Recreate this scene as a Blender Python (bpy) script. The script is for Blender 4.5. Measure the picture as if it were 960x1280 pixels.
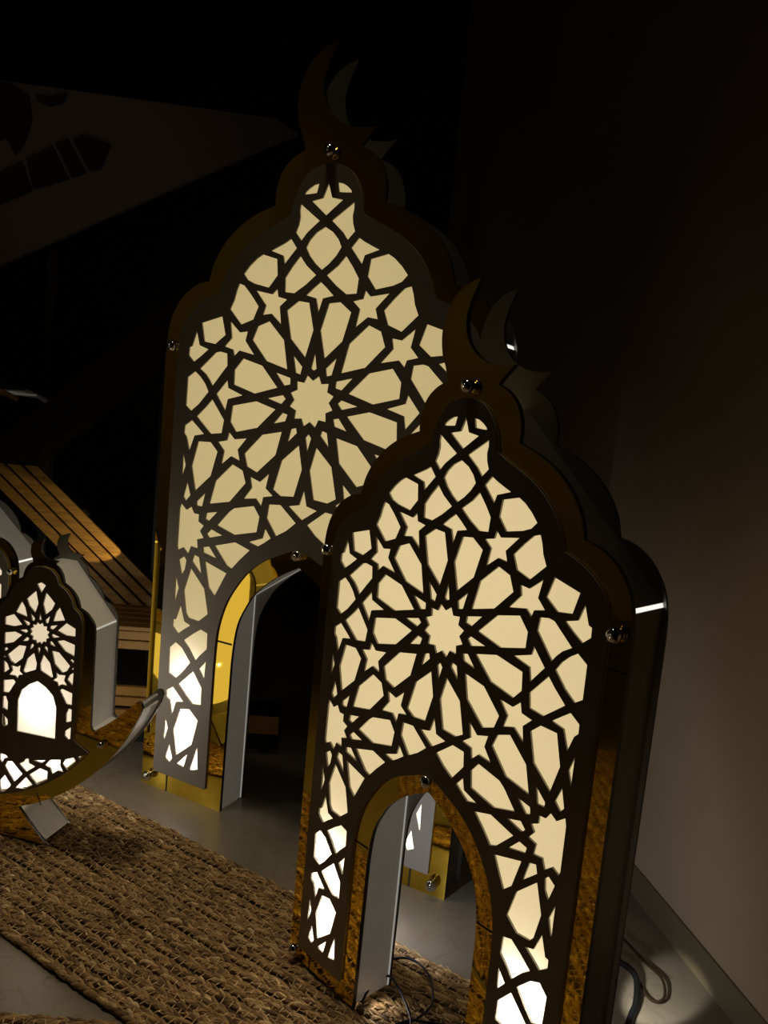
import bpy, bmesh, math, random
import numpy as np
from mathutils import Vector, Matrix

# ------------------------------------------------------------------ clear
for o in list(bpy.data.objects):
    bpy.data.objects.remove(o, do_unlink=True)
C = bpy.context.scene.collection
SC = bpy.context.scene
U = 0.65                      # metres per drawing unit
R = math.radians
random.seed(7)
rng = np.random.default_rng(11)

# light levels
FILL_WALL, FILL_BOARD, FILL_RUG, FILL_MIRROR = 15.0, 1.8, 48.0, 0.8
EM_A, EM_B, EM_C = 0.34, 0.25, 0.34
EM_WALL, EM_BACK, EM_BACKDIM = 0.045, 0.75, 0.10
LED_A, LED_B, LED_C = 0.6, 1.0, 0.12
BACK_A, BACK_C = 0.7, 0.3
FILL_SLAT, LAMP_LEAK = 1.1, 2.2
MOON_X = -1.66

# ------------------------------------------------------------------ camera
FPX, PITCH, ROLL, EYE = 993.70088, 0.128749611, 0.0940560902, 1.2954
dn = Vector((-math.sin(ROLL) * math.cos(PITCH), math.cos(ROLL) * math.cos(PITCH), math.sin(PITCH)))
fw = (Vector((0, 0, 1)) - dn * dn.z).normalized()
ex = dn.cross(fw)


def cam_to_world(c):
    return Vector((c.dot(ex), c.dot(fw), -c.dot(dn)))


cd = bpy.data.cameras.new('camera')
cam = bpy.data.objects.new('camera', cd)
C.objects.link(cam)
cd.sensor_fit = 'VERTICAL'
cd.sensor_height = 36
cd.lens = 36 * FPX / 1280
cd.clip_start = 0.01
m = Matrix.Identity(4)
for k, v in enumerate((Vector((1, 0, 0)), Vector((0, -1, 0)), Vector((0, 0, -1)))):
    w = cam_to_world(v)
    for r in range(3):
        m[r][k] = w[r]
m.translation = Vector((0, 0, EYE * U))
cam.matrix_world = m
SC.camera = cam


def ray(x, y):
    return cam_to_world(Vector(((x - 480) / FPX, (y - 640) / FPX, 1)))


def at(x, y, Y):              # point of the place at depth Y (units) seen at x, y
    r = ray(x, y)
    r = r * (Y / r.y)
    return Vector((r.x, Y, r.z + EYE))


# ------------------------------------------------------------------ view, world, added fill lights
SC.view_settings.view_transform = 'Standard'
SC.view_settings.look = 'None'
SC.view_settings.gamma = 1
SC.view_settings.exposure = 0.0
SC.view_settings.use_curve_mapping = False
wd = bpy.data.worlds.new('night')
SC.world = wd
wd.use_nodes = True
wd.node_tree.nodes['Background'].inputs[0].default_value = (0.9, 0.75, 0.5, 1)
wd.node_tree.nodes['Background'].inputs[1].default_value = 0.0


def lamp(name, kind, loc, energy, color, size=0.05, rot=None, spot=None, blend=0.3, parent=None):
    l = bpy.data.lights.new(name, kind)
    l.energy = energy
    l.color = color
    if kind == 'AREA':
        l.size = size
    else:
        l.shadow_soft_size = size
    if kind == 'SPOT':
        l.spot_size = spot
        l.spot_blend = blend
    o = bpy.data.objects.new(name, l)
    C.objects.link(o)
    o.location = loc
    if rot is not None:
        o.rotation_euler = rot
    if parent:
        o.parent = parent
    return o


def aim(frm, to):
    return (Vector(to) - Vector(frm)).to_track_quat('-Z', 'Y').to_euler()


# weak warm spot added behind the viewer to brighten the right wall
p0 = Vector((0.30, -1.1, 0.85)) * U
lamp('wall_fill', 'SPOT', p0, FILL_WALL, (1.0, 0.75, 0.44), 0.10, aim(p0, (p0 / U + Vector((math.sin(R(19.5)), math.cos(R(19.5)), -0.12))) * U), R(34), 0.75)
# narrow warm fill added overhead, out of view, to light the rug
p0 = Vector((-0.55, 2.0, 4.1)) * U
lamp('rug_fill', 'SPOT', p0, FILL_RUG, (1.0, 0.80, 0.52), 0.16, aim(p0, Vector((-0.55, 1.45, 0.0)) * U), R(40), 0.9)
# faint added fill on the left wall, for a dull sheen in the gold mirrors
p0 = Vector((-2.2, 1.0, 2.6)) * U
lamp('mirror_fill', 'SPOT', p0, FILL_MIRROR, (0.92, 0.95, 0.50), 0.10, aim(p0, Vector((-3.9, 0.9, 1.8)) * U), R(130), 1.0)
# faint fill added high at the left to lift the lettered board
p0 = Vector((-2.6, 0.6, 3.2)) * U
lamp('board_fill', 'SPOT', p0, FILL_BOARD, (1.0, 0.78, 0.52), 0.10, aim(p0, at(110, 205, 3.4) * U), R(28), 1.0)


# ------------------------------------------------------------------ materials
def mat(name):
    m = bpy.data.materials.new(name)
    m.use_nodes = True
    nt = m.node_tree
    b = nt.nodes['Principled BSDF']
    return m, nt, b


def simple(name, col, rough=0.5, metal=0.0, spec=0.5, noise=0.0, scale=20, bump=0.0, bscale=60, stretch=None):
    m, nt, b = mat(name)
    b.inputs['Base Color'].default_value = (*col, 1)
    b.inputs['Roughness'].default_value = rough
    b.inputs['Metallic'].default_value = metal
    b.inputs['Specular IOR Level'].default_value = spec
    tc = nt.nodes.new('ShaderNodeTexCoord')
    mp = nt.nodes.new('ShaderNodeMapping')
    nt.links.new(tc.outputs['Object'], mp.inputs[0])
    if stretch:
        mp.inputs['Scale'].default_value = stretch
    if noise:
        n = nt.nodes.new('ShaderNodeTexNoise')
        n.inputs['Scale'].default_value = scale
        n.inputs['Detail'].default_value = 5
        nt.links.new(mp.outputs[0], n.inputs[0])
        r = nt.nodes.new('ShaderNodeValToRGB')
        r.color_ramp.elements[0].position = 0.3
        r.color_ramp.elements[1].position = 0.7
        r.color_ramp.elements[0].color = tuple(max(0, c * (1 - noise)) for c in col) + (1,)
        r.color_ramp.elements[1].color = tuple(min(1, c * (1 + noise)) for c in col) + (1,)
        nt.links.new(n.outputs[0], r.inputs[0])
        nt.links.new(r.outputs[0], b.inputs['Base Color'])
    if bump:
        n2 = nt.nodes.new('ShaderNodeTexNoise')
        n2.inputs['Scale'].default_value = bscale
        n2.inputs['Detail'].default_value = 4
        nt.links.new(mp.outputs[0], n2.inputs[0])
        bp = nt.nodes.new('ShaderNodeBump')
        bp.inputs['Strength'].default_value = bump
        bp.inputs['Distance'].default_value = 0.004
        nt.links.new(n2.outputs[0], bp.inputs['Height'])
        nt.links.new(bp.outputs[0], b.inputs['Normal'])
    return m


def glow(name, col, strength):
    m = bpy.data.materials.new(name)
    m.use_nodes = True
    nt = m.node_tree
    nt.nodes.remove(nt.nodes['Principled BSDF'])
    e = nt.nodes.new('ShaderNodeEmission')
    e.inputs[0].default_value = (*col, 1)
    e.inputs[1].default_value = strength
    nt.links.new(e.outputs[0], nt.nodes['Material Output'].inputs[0])
    return m


def diffuser(name, col, strength):
    # opal acrylic sheet over a light board: glows evenly and also lets through the lamps behind it
    m = bpy.data.materials.new(name)
    m.use_nodes = True
    nt = m.node_tree
    nt.nodes.remove(nt.nodes['Principled BSDF'])
    e = nt.nodes.new('ShaderNodeEmission')
    e.inputs[0].default_value = (*col, 1)
    e.inputs[1].default_value = strength
    t = nt.nodes.new('ShaderNodeBsdfTranslucent')
    t.inputs[0].default_value = (0.8, 0.78, 0.74, 1)
    a = nt.nodes.new('ShaderNodeAddShader')
    nt.links.new(e.outputs[0], a.inputs[0])
    nt.links.new(t.outputs[0], a.inputs[1])
    nt.links.new(a.outputs[0], nt.nodes['Material Output'].inputs[0])
    return m


M_PANEL = simple('grey_acrylic', (0.34, 0.31, 0.28), 0.42, 0, 0.35)
M_GOLD = simple('gold_mirror_acrylic', (0.90, 0.64, 0.08), 0.03, 1.0)
M_EDGE = simple('black_cut_edge', (0.015, 0.013, 0.012), 0.35)
M_JOINT = simple('dark_joint', (0.04, 0.025, 0.01), 0.6)
M_WHITE = simple('white_acrylic', (0.62, 0.60, 0.56), 0.28, 0, 0.5)
M_BACK = simple('grey_back_acrylic', (0.34, 0.34, 0.33), 0.3, 0, 0.5)
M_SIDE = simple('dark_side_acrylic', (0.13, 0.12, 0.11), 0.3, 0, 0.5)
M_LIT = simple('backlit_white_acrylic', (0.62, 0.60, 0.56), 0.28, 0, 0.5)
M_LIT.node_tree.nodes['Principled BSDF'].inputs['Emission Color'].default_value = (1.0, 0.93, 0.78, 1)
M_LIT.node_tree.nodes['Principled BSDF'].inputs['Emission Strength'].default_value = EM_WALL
M_CHROME = simple('chrome', (0.75, 0.75, 0.73), 0.07, 1.0)
M_DIFF_A = diffuser('opal_sheet_warm', (1.0, 0.80, 0.43), EM_A)
M_DIFF_B = diffuser('opal_sheet_amber', (1.0, 0.79, 0.38), EM_B)
M_DIFF_C = diffuser('opal_sheet_pale', (1.0, 0.83, 0.58), EM_C)
M_BACKGLOW = glow('opal_back_sheet', (1.0, 0.86, 0.62), EM_BACK)
M_BACKDIM = glow('opal_back_sheet_dim', (1.0, 0.86, 0.62), EM_BACKDIM)
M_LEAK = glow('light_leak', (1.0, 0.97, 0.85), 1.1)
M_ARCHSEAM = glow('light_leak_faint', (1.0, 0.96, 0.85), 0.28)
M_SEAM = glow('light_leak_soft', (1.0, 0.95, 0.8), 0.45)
M_CABLE_BLUE = simple('blue_black_cable', (0.012, 0.014, 0.05), 0.35)
M_CABLE_SHADOW = simple('cable_shadow_brown', (0.035, 0.022, 0.012), 0.9, 0, 0.1)  # colour of the tube that draws a cable's shadow
M_CABLE_BLACK = simple('black_cable', (0.008, 0.009, 0.011), 0.5, 0, 0.2)


# ------------------------------------------------------------------ mesh helpers (everything in units, scaled by U)
def link(name, me, material, parent=None, kind=None):
    o = bpy.data.objects.new(name, me)
    C.objects.link(o)
    if material:
        me.materials.append(material)
    if parent:
        o.parent = parent
    if kind:
        o['kind'] = kind
    return o


def mesh_np(name, v, f, material, parent=None, smooth=False, kind=None):
    me = bpy.data.meshes.new(name)
    me.from_pydata([tuple(float(c) * U for c in p) for p in v], [], [tuple(int(i) for i in q) for q in f])
    me.update()
    if smooth:
        me.polygons.foreach_set('use_smooth', [True] * len(me.polygons))
    return link(name, me, material, parent, kind)


def plate(name, loops, y0, y1, material, parent, edge=None):
    """flat sheet in the local XZ plane between depths y0 and y1; loops[0] outline, rest holes"""
    cu = bpy.data.curves.new(name, 'CURVE')
    cu.dimensions = '2D'
    cu.fill_mode = 'BOTH'
    for lp in loops:
        s = cu.splines.new('POLY')
        s.points.add(len(lp) - 1)
        for p, (x, y) in zip(s.points, lp):
            p.co = (x * U, y * U, 0, 1)
        s.use_cyclic_u = True
    cu.extrude = (y1 - y0) / 2 * U
    tmp = bpy.data.objects.new('tmp', cu)
    C.objects.link(tmp)
    dg = bpy.context.evaluated_depsgraph_get()
    dg.update()
    me = bpy.data.meshes.new_from_object(tmp.evaluated_get(dg))
    bpy.data.objects.remove(tmp, do_unlink=True)
    bpy.data.curves.remove(cu)
    yc = (y0 + y1) / 2 * U
    me.transform(Matrix(((1, 0, 0, 0), (0, 0, -1, yc), (0, 1, 0, 0), (0, 0, 0, 1))))
    me.materials.clear()
    me.name = name
    for p in me.polygons:
        p.use_smooth = False
    bm = bmesh.new()
    bm.from_mesh(me)
    bmesh.ops.remove_doubles(bm, verts=bm.verts, dist=1e-6)
    bmesh.ops.recalc_face_normals(bm, faces=bm.faces)
    bm.to_mesh(me)
    bm.free()
    o = link(name, me, material, parent)
    if edge:
        me.materials.append(edge)
        for p in me.polygons:
            if abs(p.normal.y) < 0.5:
                p.material_index = 1
    return o


def offset(loop, d):
    """inward offset of a closed loop by d (sign found from the area)"""
    n = len(loop)
    area = sum(loop[i - 1][0] * loop[i][1] - loop[i][0] * loop[i - 1][1] for i in range(n)) / 2
    s = 1 if area > 0 else -1
    out = []
    for i in range(n):
        p, q, r = Vector(loop[i - 1]), Vector(loop[i]), Vector(loop[(i + 1) % n])
        a, b = (q - p).normalized(), (r - q).normalized()
        na, nb = Vector((-a.y, a.x)) * s, Vector((-b.y, b.x)) * s
        k = na + nb
        l2 = k.length_squared
        k = k * (2 / l2) if l2 > 0.3 else k.normalized()
        out.append((q.x + k.x * d, q.y + k.y * d))
    return out


def strip_wall(name, path, y0, y1, th, material, parent):
    """sheet bent along a path in XZ, reaching from depth y0 to y1, th thick (to the left of the path)"""
    n = len(path)
    nor = []
    for i in range(n):
        a = Vector(path[max(i - 1, 0)])
        b = Vector(path[min(i + 1, n - 1)])
        d = (b - a).normalized()
        nor.append(Vector((-d.y, d.x)))
    v = []
    for (x, z), nn in zip(path, nor):
        for y in (y0, y1):
            v.append((x, y, z))
            v.append((x + nn.x * th, y, z + nn.y * th))
    f = []
    for i in range(n - 1):
        a, b = 4 * i, 4 * (i + 1)
        f += [(a, a + 2, b + 2, b), (a + 1, b + 1, b + 3, a + 3), (a, b, b + 1, a + 1), (a + 2, a + 3, b + 3, b + 2)]
    e = 4 * (n - 1)
    f += [(0, 1, 3, 2), (e, e + 2, e + 3, e + 1)]
    o = mesh_np(name, v, f, material, parent)
    bm = bmesh.new()
    bm.from_mesh(o.data)
    bmesh.ops.recalc_face_normals(bm, faces=bm.faces)
    bm.to_mesh(o.data)
    bm.free()
    return o


def lathe(name, prof, center, material, parent, seg=28):
    """turned about the local Y axis; prof = [(radius, y)]"""
    v, f = [], []
    for r, y in prof:
        for k in range(seg):
            a = 2 * math.pi * k / seg
            v.append((center[0] + r * math.cos(a), center[1] + y, center[2] + r * math.sin(a)))
    for i in range(len(prof) - 1):
        for k in range(seg):
            k2 = (k + 1) % seg
            f.append((i * seg + k, i * seg + k2, (i + 1) * seg + k2, (i + 1) * seg + k))
    f.append(tuple(range(seg)))
    f.append(tuple((len(prof) - 1) * seg + k for k in range(seg))[::-1])
    return mesh_np(name, v, f, material, parent, smooth=True)


def cap_nut(x, z, s, parent):
    prof = [(0.008, 0.0), (0.008, -0.006), (0.0112, -0.007), (0.0126, -0.009), (0.0126, -0.013), (0.0118, -0.0165),
            (0.0095, -0.0200), (0.0060, -0.0222), (0.0020, -0.0232)]
    return lathe('cap_nut', [(r * s, y * s) for r, y in prof][::-1], (x, 0.007, z), M_CHROME, parent)


def tube(name, pts, rad, material, parent=None, seg=10, sub=8):
    P = [Vector(p) for p in pts]
    path = []
    for i in range(len(P) - 1):
        p0, p1, p2, p3 = P[max(i - 1, 0)], P[i], P[i + 1], P[min(i + 2, len(P) - 1)]
        for k in range(sub):
            t = k / sub
            path.append(0.5 * ((2 * p1) + (p2 - p0) * t + (2 * p0 - 5 * p1 + 4 * p2 - p3) * t * t + (3 * p1 - p0 - 3 * p2 + p3) * t ** 3))
    path.append(P[-1])
    v, f = [], []
    up = Vector((0.1, 0.2, 1)).normalized()
    for i, p in enumerate(path):
        d = (path[min(i + 1, len(path) - 1)] - path[max(i - 1, 0)]).normalized()
        a = d.cross(up).normalized()
        b = d.cross(a).normalized()
        for k in range(seg):
            t = 2 * math.pi * k / seg
            v.append(p + a * math.cos(t) * rad + b * math.sin(t) * rad)
    for i in range(len(path) - 1):
        for k in range(seg):
            k2 = (k + 1) % seg
            f.append((i * seg + k, i * seg + k2, (i + 1) * seg + k2, (i + 1) * seg + k))
    f.append(tuple(range(seg))[::-1])
    f.append(tuple((len(path) - 1) * seg + k for k in range(seg)))
    return mesh_np(name, v, f, material, parent, smooth=True)


def box(name, c, size, material, parent=None, rot=None, bev=0.0, kind=None):
    bm = bmesh.new()
    bmesh.ops.create_cube(bm, size=1)
    for v in bm.verts:
        v.co = Vector((v.co.x * size[0], v.co.y * size[1], v.co.z * size[2]))
    if bev:
        bmesh.ops.bevel(bm, geom=bm.edges[:], offset=bev, segments=2, affect='EDGES')
    if rot is not None:
        bmesh.ops.transform(bm, matrix=rot.to_4x4(), verts=bm.verts)
    for v in bm.verts:
        v.co = (v.co + Vector(c)) * U
    me = bpy.data.meshes.new(name)
    bm.to_mesh(me)
    bm.free()
    return link(name, me, material, parent, kind)


def thing(name, label, cat, loc, yaw=0.0, group=None):
    o = bpy.data.objects.new(name, None)
    o.empty_display_size = 0.05
    C.objects.link(o)
    o.location = Vector(loc) * U
    o.rotation_euler = (0, 0, -yaw)
    o['label'] = label
    o['category'] = cat
    if group:
        o['group'] = group
    return o


def tag(o, label, cat, group=None):
    o['label'] = label
    o['category'] = cat
    if group:
        o['group'] = group
    return o


# ------------------------------------------------------------------ the room
def room_material_floor():
    m, nt, b = mat('polished_floor')
    tc = nt.nodes.new('ShaderNodeTexCoord')
    n = nt.nodes.new('ShaderNodeTexNoise')
    n.inputs['Scale'].default_value = 3.5
    n.inputs['Detail'].default_value = 8
    nt.links.new(tc.outputs['Object'], n.inputs[0])
    r = nt.nodes.new('ShaderNodeValToRGB')
    r.color_ramp.elements[0].color = (0.20, 0.175, 0.145, 1)
    r.color_ramp.elements[1].color = (0.30, 0.27, 0.225, 1)
    r.color_ramp.elements[0].position = 0.35
    r.color_ramp.elements[1].position = 0.65
    nt.links.new(n.outputs[0], r.inputs[0])
    # fine marble veins and scuffs
    w = nt.nodes.new('ShaderNodeTexNoise')
    w.inputs['Scale'].default_value = 9
    w.inputs['Detail'].default_value = 6
    w.inputs['Distortion'].default_value = 1.6
    nt.links.new(tc.outputs['Object'], w.inputs[0])
    r2 = nt.nodes.new('ShaderNodeValToRGB')
    r2.color_ramp.elements[0].position = 0.485
    r2.color_ramp.elements[0].color = (1, 1, 1, 1)
    r2.color_ramp.elements[1].position = 0.5
    r2.color_ramp.elements[1].color = (0.62, 0.56, 0.48, 1)
    e = r2.color_ramp.elements.new(0.515)
    e.color = (1, 1, 1, 1)
    nt.links.new(w.outputs[0], r2.inputs[0])
    mx = nt.nodes.new('ShaderNodeMix')
    mx.data_type = 'RGBA'
    mx.blend_type = 'MULTIPLY'
    mx.inputs[0].default_value = 0.55
    nt.links.new(r.outputs[0], mx.inputs[6])
    nt.links.new(r2.outputs[0], mx.inputs[7])
    nt.links.new(mx.outputs[2], b.inputs['Base Color'])
    n3 = nt.nodes.new('ShaderNodeTexNoise')
    n3.inputs['Scale'].default_value = 14
    n3.inputs['Detail'].default_value = 4
    nt.links.new(tc.outputs['Object'], n3.inputs[0])
    mr = nt.nodes.new('ShaderNodeMapRange')
    mr.inputs[3].default_value = 0.22
    mr.inputs[4].default_value = 0.42
    nt.links.new(n3.outputs[0], mr.inputs[0])
    nt.links.new(mr.outputs[0], b.inputs['Roughness'])
    bp = nt.nodes.new('ShaderNodeBump')
    bp.inputs['Strength'].default_value = 0.08
    bp.inputs['Distance'].default_value = 0.003
    nt.links.new(n3.outputs[0], bp.inputs['Height'])
    nt.links.new(bp.outputs[0], b.inputs['Normal'])
    return m


M_FLOOR = room_material_floor()
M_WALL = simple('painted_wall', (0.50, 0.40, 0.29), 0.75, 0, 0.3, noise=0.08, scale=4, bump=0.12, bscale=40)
M_SKIRT_SHADE = simple('shadowed_skirting', (0.20, 0.17, 0.11), 0.6, 0, 0.4)  # darkened so the shade above the floor is in the colour
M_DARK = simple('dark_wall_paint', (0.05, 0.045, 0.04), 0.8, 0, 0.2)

box('floor', (-0.6, 1.2, -0.03), (6.8, 9.0, 0.06), M_FLOOR, kind='structure')
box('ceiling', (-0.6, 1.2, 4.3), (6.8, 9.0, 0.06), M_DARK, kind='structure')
wa = Vector((0.806, 2.124, 0))
wdir = Vector((0.18581523, -0.9825847, 0))
wn = Vector((-wdir.y, wdir.x, 0))             # pointing to +x (behind the wall)
ang = math.atan2(wdir.y, wdir.x)
cw = wa + wdir * 0.9 + wn * 0.05
rz = Matrix.Rotation(ang, 3, 'Z')
box('wall_right', (cw.x, cw.y, 2.13), (8.4, 0.10, 4.3), M_WALL, rot=rz, kind='structure')
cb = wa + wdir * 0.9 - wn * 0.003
box('shaded_baseboard_right', (cb.x, cb.y, 0.04), (8.4, 0.006, 0.082), M_SKIRT_SHADE, rot=rz, kind='structure')  # flush dark strip drawing the shadow band at the wall foot
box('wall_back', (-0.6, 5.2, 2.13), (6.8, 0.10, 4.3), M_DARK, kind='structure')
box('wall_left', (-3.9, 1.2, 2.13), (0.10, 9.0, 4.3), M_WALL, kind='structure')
box('wall_front', (-0.6, -3.2, 2.13), (6.8, 0.10, 4.3), M_DARK, kind='structure')

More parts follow.
